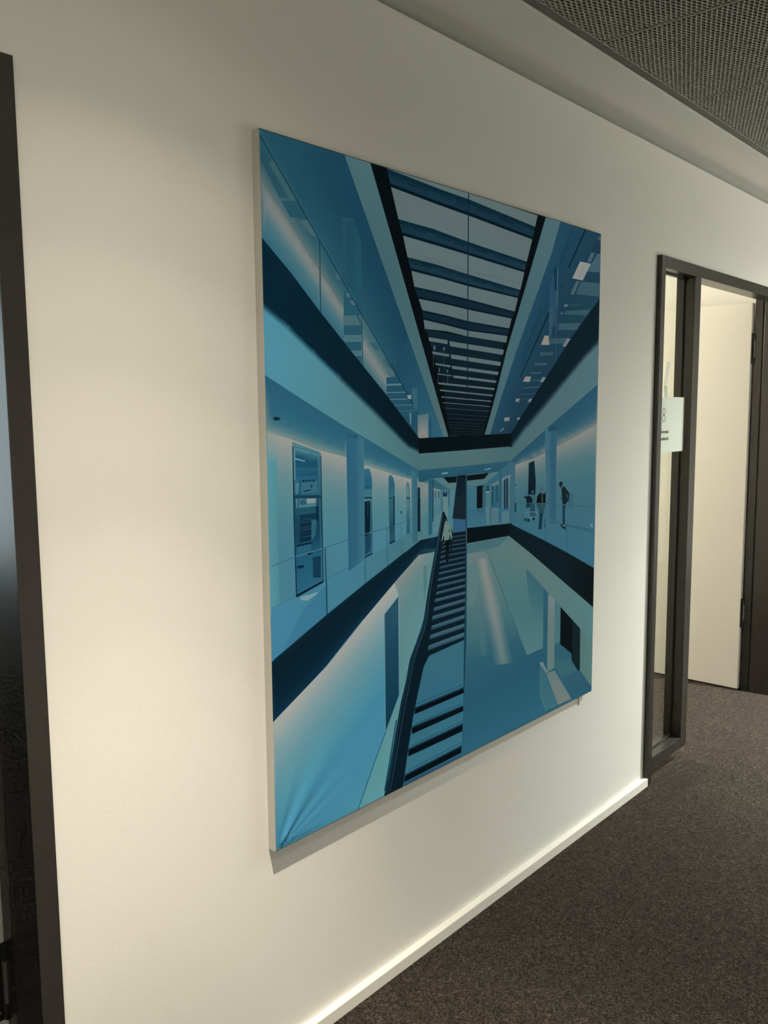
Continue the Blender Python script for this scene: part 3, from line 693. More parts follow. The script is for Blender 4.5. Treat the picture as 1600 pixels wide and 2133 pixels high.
([1047,970,962.3,908.6,981,894.8,1066.6,956.3],([1047,970,962.3,908.6,1066.6,956.3,981,894.8],[(0,(5,27,35)),(0.4,(12,41,51)),(1,(71,102,108))])),
([1561.7,1424.8,1527.7,1398.9,1321.8,1242.7,1117.4,1068.5,972.3,943,962.3,908.6,1047,970,1138.5,1026.6,1250.5,1099.2,1399.8,1196.2,1499.5,1251.7,1540.3,1276.1],(5,27,36)),
([528.1,941.2,764.2,942.7,974.9,943,978.2,903.7,764.4,901.7,531.4,900.5],(2,14,18)),
([-0.9,1094.5,141.8,1027.2,244.1,980.3,346.4,936.9,529.7,856.6,529.6,823.9,420.4,852.2,315.6,882.3,251,905.3,154.8,927.4,79.9,951.9,2.2,970.9],([5.9,1092.7,529.7,857.2,7.7,969.8,499.5,832.3],[(0,(39,89,109)),(0.5,(42,94,114)),(0.75,(51,103,118)),(0.9,(83,123,127)),(1,(117,134,132))])),
([-0.5,972,79.9,951.9,154.8,927.4,251,905.3,315.6,882.3,420.4,852.7,505.5,831.9,545.8,819,545.2,647.4,7.3,438.9,-6.9,442.2],([7.7,969.8,499.5,832.3,1.2,616.9,524.7,663],[(0,(150,152,142)),(0.04,(143,148,142)),(0.12,(124,141,140)),(0.25,(98,133,137)),(0.45,(79,128,137)),(0.7,(72,125,140)),(1,(70,123,141))])),
([0.8,972,29.9,963.9,29.8,568,-0.5,562.4],([3.5,969.9,-0.5,562.4,32.9,969.2,29.5,556.9],[(0,(86,143,153)),(0.4,(81,139,148)),(1,(75,132,140))])),
([3.6,971.9,32.7,964.9,32.4,905.3,4.4,906.7],([3.6,971.9,79.9,953,4.3,904.6,78.5,901],[(0,(146,148,140)),(1,(94,142,147))])),
([5.6,573.4,80.6,588.3,171.4,612.6,254.5,632.2,315.5,647.9,411,670.3,524.9,704.5,597.7,718,597.7,664.9,537,668,474.5,643.3,314.5,581.5,177.6,526.8,1.9,451.3],([5.6,573.4,1.9,451.3,545.4,706.2,545.2,667.1],[(0,(66,127,152)),(0.4,(66,123,143)),(0.8,(66,114,127)),(1,(69,114,122))])),
([99.4,549.8,154.9,589.7,185.8,604.6,183.9,516.8,37.4,474.8],(58,116,143)),
([92.7,586.5,154.9,589.1,142.9,582.4,115.4,574.1,96.3,578.8],(117,155,161)),
([5.9,575.1,78,589.3,77.4,590.5,5.3,576.2],(44,99,122)),
([173.4,613,254.9,632.8,315.9,647.3,315.1,648.5,254.1,633.9,172.7,614.1],(47,99,116)),
([253.6,959.6,296.4,955.2,316.9,944.7,316.1,649,291.2,636.2,257,624.1],([252.7,906.4,248.2,660.4,315.9,903.6,315.6,651.5],[(0,(40,92,115)),(0.6,(44,95,117)),(0.72,(53,105,122)),(1,(56,106,122))])),
([253.6,960.4,296.4,955.2,292.6,945.4,254.6,952.2],(36,83,103)),
([78.1,946.2,84.9,944.2,161.1,921,168.3,916.9,168.8,762.8,168.7,756.3,75.1,765.7],(79,123,129)),
([78.7,944.3,84.7,938.7,160.9,921.6,167.5,909,168.4,762.8,169.3,610,81.5,587.6],([78.1,937.9,167.1,915.7,80.6,588.3,169.8,610.6],[(0,(83,128,134)),(0.03,(52,107,123)),(0.06,(24,76,101)),(0.12,(26,77,99)),(0.2,(37,92,114)),(0.3,(43,98,116)),(0.33,(30,75,95)),(0.42,(28,72,90)),(0.6,(21,61,80)),(0.75,(31,87,111)),(1,(40,98,121))])),
([78,935.7,77.4,771.7,80.4,589.4,83.4,589,80.4,771.5,80.9,935.6],(5,31,52)),
([166.6,910.1,167.1,762.9,167.8,610.8,170.4,610.5,169.6,762.7,169.1,910],(11,42,62)),
([159.7,916,161.2,774.9,163.2,619.7,165.5,619.4,163.4,774.7,161.9,916],(55,103,116)),
([83.6,935.5,82.6,859.3,85.6,859.1,86.5,935.4],(88,134,141)),
([85.3,935.9,161.1,919.1,161,915.3,85.1,931.4],(59,110,121)),
([88.3,932.2,91.4,931.6,90,926.6,86.9,927.6],(88,135,146)),
([94.7,930.6,97.9,930.1,96.5,925.1,93.4,926.1],(88,135,146)),
([101.2,929.1,104.4,928.5,103,923.5,99.9,924.6],(88,135,146)),
([107.8,927.6,110.9,927,109.5,921.9,106.4,923],(88,135,146)),
([114.3,926,117.5,925.4,116.1,920.4,112.9,921.4],(88,135,146)),
([120.9,924.5,124.1,923.9,122.7,918.8,119.5,919.9],(88,135,146)),
([127.6,922.9,130.8,922.3,129.4,917.2,126.2,918.3],(88,135,146)),
([84.6,909.4,117.8,901.3,115.2,899.6,84.5,906.6],(121,158,166)),
([85.8,887.2,156.3,883.4,156.1,875.8,85.6,879.8],(34,89,108)),
([84.1,868.4,100.5,869.7,157.3,869.6,157.3,868.2,100.4,868.1],(21,64,89)),
([84.9,852.2,96.9,852.3,95.6,827.3,84.9,828.1],(67,117,131)),
([99.1,856.9,94.4,823.7,96.5,823.4,101.2,856.6],(16,57,79)),
([105.1,850.8,154.2,850.4,153.7,826.6,103.1,824.8],(52,101,118)),
([105.9,857.3,113.5,857.3,113.4,853.5,105.7,852.6],(12,47,69)),
([116.7,857.1,124.4,857,124.3,853.3,116.6,852.4],(12,47,69)),
([127.6,856.8,135.4,856.8,135.3,853,127.5,852.1],(12,47,69)),
([138.6,856.6,146.5,856.6,146.4,852.8,138.5,851.9],(12,47,69)),
([107.8,832.9,132.9,834.3,135.4,831.8,112.2,829.3],(19,60,81)),
([133.2,846.1,139.7,845.7,138.2,837.3,132.4,838.6],(24,70,89)),
([80.4,823.8,166.7,818,166.6,811.3,80.3,818.7],(21,59,78)),
([85.2,816,150.7,811.6,149,793.7,85.9,794.5],(68,116,129)),
([121.4,814,150,811.7,149.2,802.2,120.5,802.8],(130,146,141)),
([97.7,812.2,114.3,812.7,120.4,799.9,98.7,800.9],(40,86,102)),
([93.1,816.3,91.6,795,94,794.7,95.5,816.1],(16,57,80)),
([84.6,794.6,150.2,792.6,149.9,779.3,84.2,777.9],(30,77,94)),
([149.6,793.6,156.9,793.9,156.1,757.6,148.1,758.4],(7,37,55)),
([95.9,778.1,147.7,776.2,147.4,764.1,98.2,765],(14,50,69)),
([98.3,767,133.6,766.5,132.3,713.2,95.5,712.6],(12,44,62)),
([133.5,761.5,150.2,762.8,146.5,725.8,129.5,711.6,132.4,717.3],(41,91,111)),
([101,764.3,133.7,765,133.5,765.9,100.8,765.2],(53,90,103)),
([100.9,759.3,133.6,760,133.4,760.9,100.7,760.2],(53,90,103)),
([100.5,746.4,133.2,747,133.1,747.9,100.4,747.3],(53,90,103)),
([100.4,741.5,133.1,741.9,132.9,742.9,100.2,742.4],(53,90,103)),
([100,724.6,132.7,724.9,132.5,725.8,99.8,725.5],(53,91,103)),
([99.7,712.7,132.4,712.8,132.2,713.7,99.5,713.6],(53,91,104)),
([84.7,709,135,710.9,135,707.9,86,705.8],(7,35,54)),
([87.3,703.7,130.8,705.4,131.6,682,82.6,680.4],(38,92,114)),
([117.9,685.8,135.8,686.5,134.4,683.1,120.5,681.4],(7,37,56)),
([135.6,674.4,162.2,674.9,161,621.7,135.8,625.5],(18,56,75)),
([86.1,661,107,660.1,106.2,653.6,88,653.7],(9,43,63)),
([81.7,593.5,167.9,614.4,169,608.9,82.6,587.1],(5,32,53)),
([84.4,596.1,168,617.5,167.9,614.4,83,593.8],(53,106,121)),
([317,871.4,334.4,872.2,341.7,858.3,345.2,841.1,345.2,654.7,316.1,649],([317.2,871.5,343.7,870,315.6,651.5,346.1,654.9],[(0,(51,103,121)),(0.12,(35,90,117)),(0.2,(35,88,115)),(0.24,(58,112,124)),(0.36,(55,106,120)),(0.6,(35,84,101)),(1,(48,97,114))])),
([316.4,829.6,343.8,826,343.7,820,316.3,822],(26,82,112)),
([316,801.9,344.6,799.6,344.6,795.3,315.9,797.6],(18,57,76)),
([318.3,795.8,335.8,795.2,340.7,788.8,318.2,789.9],(91,133,139)),
([317,790.8,338.2,790.7,335.8,709.1,316.9,701],(7,31,45)),
([327,793.4,332,793,330.1,750.7,326.4,751],(25,57,71)),
([316.9,702.7,339.6,707,336.4,664.4,317.5,656.5],(23,67,85)),
([315.7,652.5,345.2,658.1,345.2,654.7,316.1,648.5],(7,39,58)),
([408.3,847.4,416.3,852.1,426.8,842.8,432.4,825,431.8,675.4,410.4,671.8,407.4,812.8],([407.3,850.6,431.8,849.1,409.1,671.8,432,675.3],[(0,(53,102,115)),(0.1,(35,88,108)),(0.3,(49,99,114)),(0.6,(42,86,100)),(0.75,(30,69,85)),(1,(41,84,100))])),
([425.7,794,432.2,797,432,719.6,425.5,719.4],(14,53,72)),
([407.7,792.8,431.6,791.8,431.6,787.4,407.7,789.3],(26,71,89)),
([408.6,676.4,431.9,679.8,431.8,675.7,409.6,671.7],(11,44,63)),
([477.5,821.9,482.2,829.5,489.1,826.4,493.4,806.5,493.2,691.6,478.4,690.5],([477.8,828.7,493.6,827.6,478.8,691.5,492.7,692.5],[(0,(69,111,120)),(0.5,(57,102,115)),(1,(39,84,98))])),
([481.3,814.5,487.6,814.1,488.3,789,481.1,789.6],(91,127,131)),
([480.5,782.5,487.4,782,487.2,753.4,480.3,754],(81,120,128)),
([478.3,788.1,493.3,786.9,493.3,782.4,478.3,783.6],(23,69,85)),
([501.1,734.1,525.2,737.2,524.8,669.8,500.6,663.6],(52,101,114)),
([497.6,837.5,572.7,827.6,572.3,673.1,524.8,673.4,498.5,663.5],([499.5,825.9,572.7,812,498.7,691.8,572.3,683.7],[(0,(131,135,129)),(0.2,(114,130,129)),(0.6,(82,122,126)),(1,(75,117,124))])),
([500.5,859.5,524.3,855.5,524.8,666.2,502,661.6],([499.7,857.6,498.5,666.1,523.7,856.3,522.7,663.2],[(0,(59,104,118)),(1,(46,95,110))])),
([525.5,813.2,534.1,810.8,537.5,803.3,537.9,703.1,526.4,704],([525.5,812.7,537.6,809.2,524.9,704.5,537.2,703.2],[(0,(36,82,99)),(0.25,(20,64,83)),(0.28,(7,33,46)),(0.7,(7,33,46)),(0.75,(16,55,69)),(1,(23,62,76))])),
([454.2,754.6,459.6,753.2,459.6,747,455,747.8],(14,51,68)),
([479.7,846.8,494.9,846.8,494.7,848,479.5,848.1],(35,69,80)),
([8.7,669.8,80.4,682,169.4,690.4,316.7,708.4,430.8,717.6,529.5,730.5,528.8,731.9,430.2,718.9,316.2,709.7,168.9,691.7,79.9,683.3,8.2,671],(39,85,100)),
([81.9,682.2,168.6,690.4,168.1,691.7,81.4,683.4],(93,132,137)),
([318.5,708.8,345.3,711.2,344.8,712.4,318,710],(92,127,132)),
([175.5,690.8,178.4,527.2,181.7,526.6,178.7,690.5],(13,51,68)),
([315,649.1,315.6,584.3,317.8,584,317.1,648.9],(22,69,87)),
([399.3,717.8,401,617.6,402.9,617.4,401.2,717.6],(34,81,97)),
([455.6,713.1,456.9,639.2,458.7,639,457.3,712.9],(41,88,103)),
([527.7,856.7,764.7,857.1,973.7,860.1,982.9,626.2,747.4,630.8,597.6,627.6,572.3,667.8,529.5,817.5],(59,105,118)),
([527.7,856.7,764.7,857.1,973.7,860.1,979.6,821.8,906.6,830.4,764.9,828.9,632.1,829,587.4,829.2,529.6,822.7],([527.7,856,973.7,860.1,527.6,826.6,974.3,825],[(0,(37,83,101)),(1,(32,78,94))])),
([630,843.3,657.7,844.4,658.6,840.1,630,839.4],(115,145,147)),
([834,842,866.3,844.4,867.3,841.4,836.1,839.5],(115,143,146)),
([525.1,827.4,572.7,818.4,572.3,657.2,524.2,653.2],([525.5,822.9,572.7,817.2,524.9,688.9,572.3,686.3],[(0,(122,130,125)),(0.15,(124,132,129)),(0.4,(92,125,127)),(1,(71,113,120))])),
([525,810.1,534.1,813.3,536.4,805.4,536.6,690.8,525.1,692.1],(11,47,64)),
([525.6,781.2,537,780.2,536.6,690.8,525.1,692.1],(5,29,43)),
([525,823.6,534.1,818.1,535.6,809.4,525.7,813.9],(105,131,131)),
([588.4,830.1,630,812.6,657.8,798.6,656.2,790.7,625.1,795,588.4,809.5],(48,92,107)),
([588.4,804.6,625.1,798,625.9,681,590.5,655],([589.4,806.9,625.6,800.3,589.2,708.2,625.6,711.2],[(0,(112,128,126)),(0.25,(85,122,128)),(1,(63,111,125))])),
([572.7,832.1,589.2,831,590.5,665,573.1,662.1],(38,84,104)),
([589.6,799.6,594.4,799.3,594.2,709.3,589.5,704.9],(12,51,69)),
([598.7,795,604.6,794.6,604.2,776.8,599.4,777.2],(46,87,97)),
([613.8,793.9,620,793.4,619.6,775.6,614.6,776],(41,83,94)),
([593.2,830.8,633.2,830.4,660.2,814,698.7,813.1,694.5,796,662.7,797.8],(81,115,119)),
([638.1,830.7,703.7,829.3,698.7,812.7,660.2,813.7],(4,17,21)),
([625.1,797,662.8,796.3,662.9,707.4,626.7,711],(59,107,120)),
([636.5,791.2,654.5,790.8,653.7,776.8,636.5,778.2],(11,45,61)),
([643,791.7,648.7,791.3,647.9,786.3,643.8,786.6],(92,132,143)),
([636.2,777.2,654.5,775.8,653.7,770.3,636.5,771.7],(122,144,144)),
([636.5,770.2,654.5,769.2,656.3,697.9,638.2,679.6],(88,121,124)),
([664.4,794.1,692.8,795.1,687.9,745.7,682.9,715.6,666.2,717.2],(76,118,126)),
([662.3,796.3,662.8,737.8,665.5,737.5,664.9,796.1],(14,56,76)),
([572.4,702.1,640.8,743.2,687.3,752.6,683,657.7,597.7,664.9,572.3,667.8],(68,117,127)),
([638.1,776.8,660,775.1,658.4,711.3,639.7,723.2],(95,126,127)),
([590,826.4,593.7,826.2,593.5,721,589.8,718.1],(20,62,79)),
([571.7,830.9,587.4,829.9,587.1,678.7,571.3,677.2],(39,86,106)),
([545.5,732.3,571.4,739.6,571.3,677.2,545.3,676.9],(73,119,126)),
([593.5,724.3,630,734.1,624.5,681.2,595,681.1],(82,122,129)),
([682.9,715,746.9,711.5,748.3,669.7,683,665.9],(45,86,112)),
([702.9,828.9,713,831.8,747.5,830.3,750,702.8,679.6,711.8],(5,25,34)),
([702.7,823.2,744.1,821.4,744.1,820.7,702.7,822.5],(18,43,51)),
([702.1,820.2,744.1,818.3,744.1,817.5,702.1,819.4],(18,43,51)),
([701.5,817,744.1,815,744.1,814.2,701.5,816.2],(18,43,51)),
([700.8,813.7,744.1,811.7,744.1,810.8,700.8,812.9],(18,43,51)),
([700.1,810.3,744.1,808.2,744.1,807.3,700.1,809.5],(18,43,51)),
([699.4,806.8,744.1,804.6,744.2,803.7,699.4,805.9],(18,43,51)),
([698.7,803.2,744.2,800.9,744.2,799.9,698.7,802.3],(18,43,51)),
([698,799.5,744.2,797,744.2,796.1,698,798.5],(18,43,51)),
([697.2,795.7,744.2,793.1,744.2,792.1,697.2,794.7],(18,43,51)),
([696.4,791.7,744.2,789,744.2,788,696.4,790.7],(18,43,51)),
([695.6,787.7,744.3,784.9,744.3,783.8,695.6,786.6],(18,43,51)),
([694.8,783.5,744.3,780.6,744.3,779.5,694.8,782.4],(18,43,51)),
([693.9,779.2,744.3,776.2,744.3,775,693.9,778.1],(18,43,51)),
([693.1,774.9,744.3,771.7,744.3,770.5,693.1,773.7],(38,56,60)),
([692.2,770.4,744.4,767,744.4,765.8,692.2,769.2],(38,56,60)),
([691.3,765.8,744.4,762.3,744.4,761,691.3,764.5],(38,56,60)),
([690.3,761.1,744.4,757.4,744.4,756.1,690.3,759.8],(38,56,60)),
([689.4,756.2,744.4,752.4,744.4,751.1,689.4,754.9],(38,56,60)),
([688.4,751.3,744.5,747.3,744.5,745.9,688.4,750],(39,56,60)),
([687.4,746.3,744.5,742.1,744.5,740.7,687.4,744.9],(39,56,60)),
([686.3,741.1,744.5,736.8,744.5,735.3,686.3,739.7],(39,56,60)),
([685.3,735.9,744.6,731.3,744.6,729.8,685.3,734.4],(39,56,60)),
([684.2,730.5,744.6,725.8,744.6,724.2,684.2,729],(39,56,60)),
([683.1,725,744.6,720.1,744.6,718.5,683.1,723.5],(39,56,60)),
([682,719.5,744.6,714.3,744.7,712.7,682,717.9],(39,56,60)),
([680.9,713.8,744.7,708.4,744.7,706.7,680.9,712.2],(39,56,60)),
([699.4,827.1,696.1,806.1,697.9,805.8,701.2,826.9],(80,99,101)),
([745.7,829.3,747,814.8,748.8,814.8,747.5,829.3],(80,99,101)),
([748,798.2,797.7,797.6,798.3,726.1,748.4,729.5],(56,103,119)),
([745.8,829.9,859.1,830.3,834.3,814.1,749.8,814.2],(4,15,19)),
([859.1,829.9,906.8,831.6,839.7,797.7,748,798.2,749.4,813.5,833.3,813.8],(74,110,113)),
([744,829.4,836.4,830.6,836.1,831.9,743.7,830.7],(91,117,119)),
([839.6,798.3,911.1,831.1,973.2,858.4,977.9,710.5,831.1,723.7,830.4,796.6],(49,94,109)),
([796.7,794.8,827.3,796.2,826.9,726.5,797.3,727.8],(5,16,18)),
([831.4,797.7,834.9,797.4,835.6,730.5,832,730.8],(16,58,77)),
([827.3,790.8,830.8,791.8,831.5,728.5,827.9,728.8],(75,113,122)),
([835.6,790.3,847,794.2,873.1,799.6,875,727,837.2,730.4],(56,103,115)),
([843.9,789.7,859.5,793.4,859.7,777.7,845.1,777.6],(12,49,65)),
([847.1,784.7,859.6,787.4,859.6,785.6,847.1,782.9],(80,117,128)),
([843,776.6,860.7,777.1,859.7,771.7,844.1,772.3],(112,134,136)),
([870.2,778.8,877.6,778.2,876.6,771.7,870.2,772.1],(112,134,136)),
([847.2,771.5,863.9,770.2,862.3,729.4,849.7,730.5],(74,110,115)),
([874.2,796,910.4,804.4,910.6,789.8,876.4,786.2],([874.2,802.3,909.5,805.8,876.9,785,909.8,788.5],[(0,(96,115,120)),(1,(74,106,113))])),
([873.2,789.4,880.6,790.1,881.4,728.9,873.9,729.6],(16,56,71)),
([892.3,791.1,896.6,791.4,897.4,726.3,893.1,726.7],(31,76,89)),
([898.7,790.6,905.2,791.4,906.9,738.9,900.5,737],(22,63,78)),
([925.5,809.6,971.6,819,974.5,710.8,926.8,715.1],([924.9,809.1,971.7,819.3,925.3,775.8,972.4,779.7],[(0,(104,118,122)),(0.5,(81,109,116)),(1,(59,100,113))])),
([936.9,802.7,940.8,807.4,946.3,803.3,947.7,712.6,938.9,714],(9,45,60)),
([949.6,806.8,955.1,810.8,959.6,806.2,961.1,710.1,951.1,711.4],(9,45,60)),
([911.1,829.9,925.1,832.7,927.4,678,913.2,678.2],(41,85,103)),
([748.4,730.1,831,729.7,877.1,728.1,977.9,710.5,968.4,670.4,748.7,670.9],([749.2,730.7,965.4,717,749.5,672.4,966.2,669.6],[(0,(49,98,117)),(1,(56,105,120))])),
([841.4,730,861.3,729.5,860.8,677.5,850.3,678.6],(85,117,121)),
([872.9,724.8,907.2,721.8,907.8,673.9,873.5,677.4],(75,110,116)),
([926.9,707.7,967.8,708.9,968.4,670.8,925.2,672.1],(75,111,118)),
([912.7,711.5,924.7,710.3,923,676,914.3,676.9],(44,88,108)),
([798.3,726.7,828,725.8,828.1,714.4,802.4,716.8],(42,89,108)),
([973.7,860.1,1198.8,961.4,1520,1100.9,1526.1,961.3,1246.1,894.1,1105.3,861.4,1008.6,846.7,974,838.2],([973.7,860.1,1509.7,1097.5,989.9,843.2,1515.6,961.5],[(0,(33,75,94)),(0.6,(38,82,100)),(0.85,(59,96,106)),(1,(102,116,115))])),
([974,838.2,1008.6,846.7,1105.3,861.4,1246.1,894.1,1526,964.7,1543.2,572.5,1247.5,640.8,977,659.6],([989.9,843.2,1512.1,961.5,976.8,675.9,1527.9,594.8],[(0,(132,133,125)),(0.06,(120,128,123)),(0.16,(95,117,119)),(0.3,(73,109,114)),(0.5,(60,103,114)),(1,(53,98,114))])),
([973.1,859,999.1,853.4,1002.4,667.9,970.7,670.5],(54,95,109)),
([997.9,729.3,1007.1,729.4,1007,699.2,998.4,700.8],(16,56,71)),
([998.4,786,1007.6,785.4,1006.1,780.4,998.5,781.8],(30,72,83)),
([967.5,669.5,1075.4,676.7,1247.3,645.6,1542.9,577.7,1549.2,436,969,661.9],([976.9,668.5,1528.5,581,977.1,653.6,1534.2,448.7],[(0,(53,99,114)),(1,(51,101,119))])),
([1184.3,657.1,1246.2,644.6,1317.4,628.2,1508.2,587.2,1509,589.1,1318.2,630,1246.9,646.4,1185,658.8],(27,69,84)),
([1317.5,623.4,1508.3,581.2,1509.4,583.5,1318.5,625.6],(31,75,91)),
([1075.9,848.5,1109.1,854.5,1119.5,784.5,1117.2,746,1074.3,749.3],([1077.2,855.2,1111.1,853.5,1073.8,749.8,1116.5,746.5],[(0,(7,36,48)),(1,(4,21,32))])),
([1172.5,948.9,1187,959.3,1244.1,958.2,1244.8,886.3,1247.6,637.6,1180.4,650.8],([1178.5,942.6,1180.5,647.6,1244.6,941.1,1247.5,640.8],[(0,(58,100,113)),(0.35,(53,94,111)),(0.5,(42,84,104)),(1,(44,87,105))])),
([1191.4,960.7,1244.1,959.8,1243,945,1188.1,944.3],(30,68,83)),
([991.8,730.8,1178.7,711.3,1286.2,697.7,1510.3,671.4,1510.5,673,1286.3,699.3,1178.8,712.8,991.9,732.3],(40,76,88)),
([1178.6,710.5,1181.8,590,1184.5,589.7,1181.2,710.3],(40,82,95)),
([1317.9,629.1,1318.4,537,1322,536.6,1321.4,628.7],(33,74,88)),
([1477.9,616.3,1503.7,610.8,1502.3,597.5,1488.2,603.8],(92,125,130)),
([1332.1,741.2,1361.9,724.3,1356.2,676.9,1323.1,687.2,1329.6,708.5],(49,92,105)),
([1263.7,767.8,1267,774.7,1277.4,777.9,1286.4,774.3,1288.4,766.1,1281.6,757.5,1271,758.3],(11,30,39)),
([1277.9,763.2,1286.7,763.5,1290.4,758.7,1281.7,755.7],(54,85,95)),
([1279.9,755,1297.4,760.4,1312,749.9,1324.9,741.7,1334.3,731.9,1330.4,708.5,1317.1,704.5,1310.2,697.1,1288.7,701.1,1283.5,730.4],(14,32,35)),
([1310.8,733.7,1321.7,731.1,1323.9,718.1,1316.6,720.5],(45,65,70)),
([1272.1,724.1,1286.2,723,1286.4,718.4,1272.9,720.4],(36,71,81)),
([1288.8,697.4,1309.2,696,1305.2,663.3,1308.7,632.8,1290.8,634.6,1290.9,664.6],(18,48,71)),
([1288.8,698.3,1312,696.2,1312,697.5,1288.7,699.5],(94,106,105)),
([1275.6,633.5,1290.8,634.6,1310.7,628,1311.2,611.5,1285.8,623.3],(12,32,41)),
([1290.9,631,1307.1,628.4,1307.2,623.8,1291,627.3],(103,114,115)),
([1281.8,638.3,1290.7,639.2,1290.8,634.6,1283.7,635.4],(84,109,113)),
([1143.8,762.1,1145.9,768.9,1153.4,771.5,1161.8,766.1,1164.6,758.9,1158.9,750.6,1149,752.2],(68,87,88)),
([1124.3,717.8,1128,739.1,1136,745.4,1147.4,749.7,1164,746.7,1169.1,742,1180.8,750.7,1180.5,713],(5,15,20)),
([1152.4,747.6,1162.3,745.1,1164.8,715.2,1156.5,715.9],(45,59,59)),
([1123.7,716.9,1179.9,712.2,1177.6,696.5,1130.6,699.9],(36,71,77)),
([1123.7,716.8,1179.9,711.5,1179.9,712.8,1123.7,718.1],(89,99,99)),
([1139.8,699,1169.6,696.4,1162.7,666.3,1158.6,631.2,1138.2,631.6,1143.8,668.1],(16,48,61)),
([1143.8,696.1,1163.7,694.3,1157.4,680.8,1147.4,681.8],(39,73,80)),
([1174.5,661.6,1179.5,661.1,1178.6,632.9,1173.5,635.2],(22,62,77)),
([1047.8,739.5,1056.1,746.5,1065.6,744,1081.3,746.2,1094.2,740,1101.4,730.9,1101.6,721.4,1066,724.4,1064.2,734.8,1057.8,741.2],(9,25,34)),
([1063.7,755.2,1068.5,754.8,1067,749,1063.9,749.6],(18,45,55)),
([1093.7,758.9,1101.6,762.6,1108.2,756.1,1103.5,749.6,1095.5,751.1],(51,78,85)),
([1098.8,746.5,1116.5,747.8,1118.8,719.1,1101,718.9],(47,87,99)),
([1062.9,723,1101,719.7,1099.7,708.7,1061.6,708.6],(25,59,65)),
([1088.3,718.2,1115.6,717.6,1116.2,691.6,1087.2,694.3],(31,68,82)),
([1061.9,694.2,1127.6,688.9,1127.5,690.5,1061.8,695.7],(92,127,130)),
([1123.1,689.7,1139.8,673.4,1142.3,673.9,1125.6,690.3],(92,126,130)),
([1081.1,692.4,1076.7,674.8,1079.5,674.3,1083.9,691.9],(92,127,130)),
([1063.7,694.1,1057.8,675,1060.5,674.5,1066.4,693.5],(92,127,130)),
([1085.9,676.5,1128,671.5,1128,673.1,1086,678],(92,126,130)),
([1054.4,676.9,1065.4,675.8,1065.6,665.5,1054.6,667.5],(12,41,56)),
([1068.6,672.9,1086.1,672.1,1084.7,661.9,1070.4,664.2],(12,41,56)),
([1098.8,674.3,1118.3,671.5,1115.2,664.9,1100.6,667.2],(12,41,56)),
([1085.7,691.9,1117.9,688.9,1121.4,675.5,1085.9,679],(36,75,87)),
([1089.2,676.9,1098.8,676,1099,669.1,1089.3,670],(105,128,129)),
([-6.7,448.8,7.7,454.4,177.6,526.8,314.5,581.5,474.5,643.3,537,668,621.3,669.5,604,628.1,528.6,628.6,430,569.7,308.7,493.3,174.9,403,-11.1,304.3],([7.7,452.2,537,668,6.5,315.2,528.6,627.3],[(0,(9,36,46)),(0.1,(6,30,42)),(0.8,(7,34,49)),(1,(13,45,63))])),
([541.6,642.1,603.1,637.6,600.5,629.5,529,630.1,504.2,615.2,504.3,623.1],([504.2,618.3,566.9,642.1,519,613.2,603.1,627.9],[(0,(13,42,55)),(1,(36,73,90))])),
([8.3,454.8,178.3,527.2,315.3,581.9,475.3,643.2,473.7,644.7,313.8,583.4,177,528.7,7.2,456.2],(18,62,78)),
([7.6,312.8,111.5,366,176.3,402.4,309.4,492.3,306.3,494.6,173.6,404.7,109,368.3,5.4,315.2],(29,85,116)),
([-11.1,304.3,174.9,401.8,308.7,492,430,568.4,530.7,628.3,604,628.1,576.2,550.4,550.6,450.5,496.5,352.1,380.8,6.4,280.3,-3.4,-20.7,-9.1],([6.4,312.9,528.6,626,4,-19.3,597.2,384.5],[(0,(163,165,157)),(0.06,(158,163,157)),(0.2,(127,154,155)),(0.4,(99,145,154)),(0.65,(77,140,156)),(0.85,(67,132,156)),(1,(69,134,157))])),
([429,568,530.7,628.3,604,628.1,576.2,550.4,550.6,450.5,496.5,352.1,445.7,262.2,446.1,529.4],([429.1,570.5,530.7,627,445.8,271.5,552.7,447.4],[(0,(134,138,132)),(0.2,(106,133,131)),(0.5,(91,130,131)),(1,(90,136,139))])),
([549,596.2,564.2,594.1,564.2,568.2,548.9,570.5],(83,116,115)),
([550.2,570.3,564.2,568.2,564.1,542.2,549.9,495.8],(78,116,118)),
([388.3,491,444.2,529,443.8,262.1,390.4,177.4],([388.6,513.7,443.9,504,390.8,207.4,443.5,232.4],[(0,(36,80,97)),(0.5,(25,66,86)),(1,(13,55,74))])),
([387.4,489.9,388.5,179.3,390.4,178.7,389.2,489.6],(98,133,138)),
([484.2,335,465.9,299.5,444.7,259.8,390.4,176.1,280.3,-3.4,380.7,-0.3,416.7,102.1,453.3,219.1,496.5,345.5],([484.2,335,496.5,345.5,280.3,-3.4,380.7,-0.3],[(0,(95,140,142)),(0.5,(88,143,147)),(1,(89,148,155))])),
([477.4,323.5,443,261.8,444.5,261.1,478.9,322.8],(63,106,111)),
([388.9,176.9,333.2,92.4,278.9,2.6,281.8,0.8,336.2,90.7,391.9,175.3],(28,90,105)),
([747.1,678.2,982.2,668,982.9,626.2,747.4,630.8],(3,16,21)),
([632.1,733.3,640.8,736.5,683,671.4,747.2,669.8,745.8,496.2,734.9,334.8,746.1,12.1,741.5,-38.2,380.7,-0.3,413.8,103.1,450.3,219.9,490.4,349.5,540.1,423,550.6,450.5,566.6,517.2,594.4,613.3,613.7,672.4],(6,26,36)),
([573.5,340.4,736.7,351.5,736.7,-21.8,449.4,-10.9,460.6,8.4,482.6,103.2,501.6,179,523.9,244.9,549.3,313.9],([565,336.8,737.2,341.4,469.7,-4.2,736.7,-21.8],[(0,(53,101,115)),(0.3,(47,99,118)),(1,(55,110,126))])),
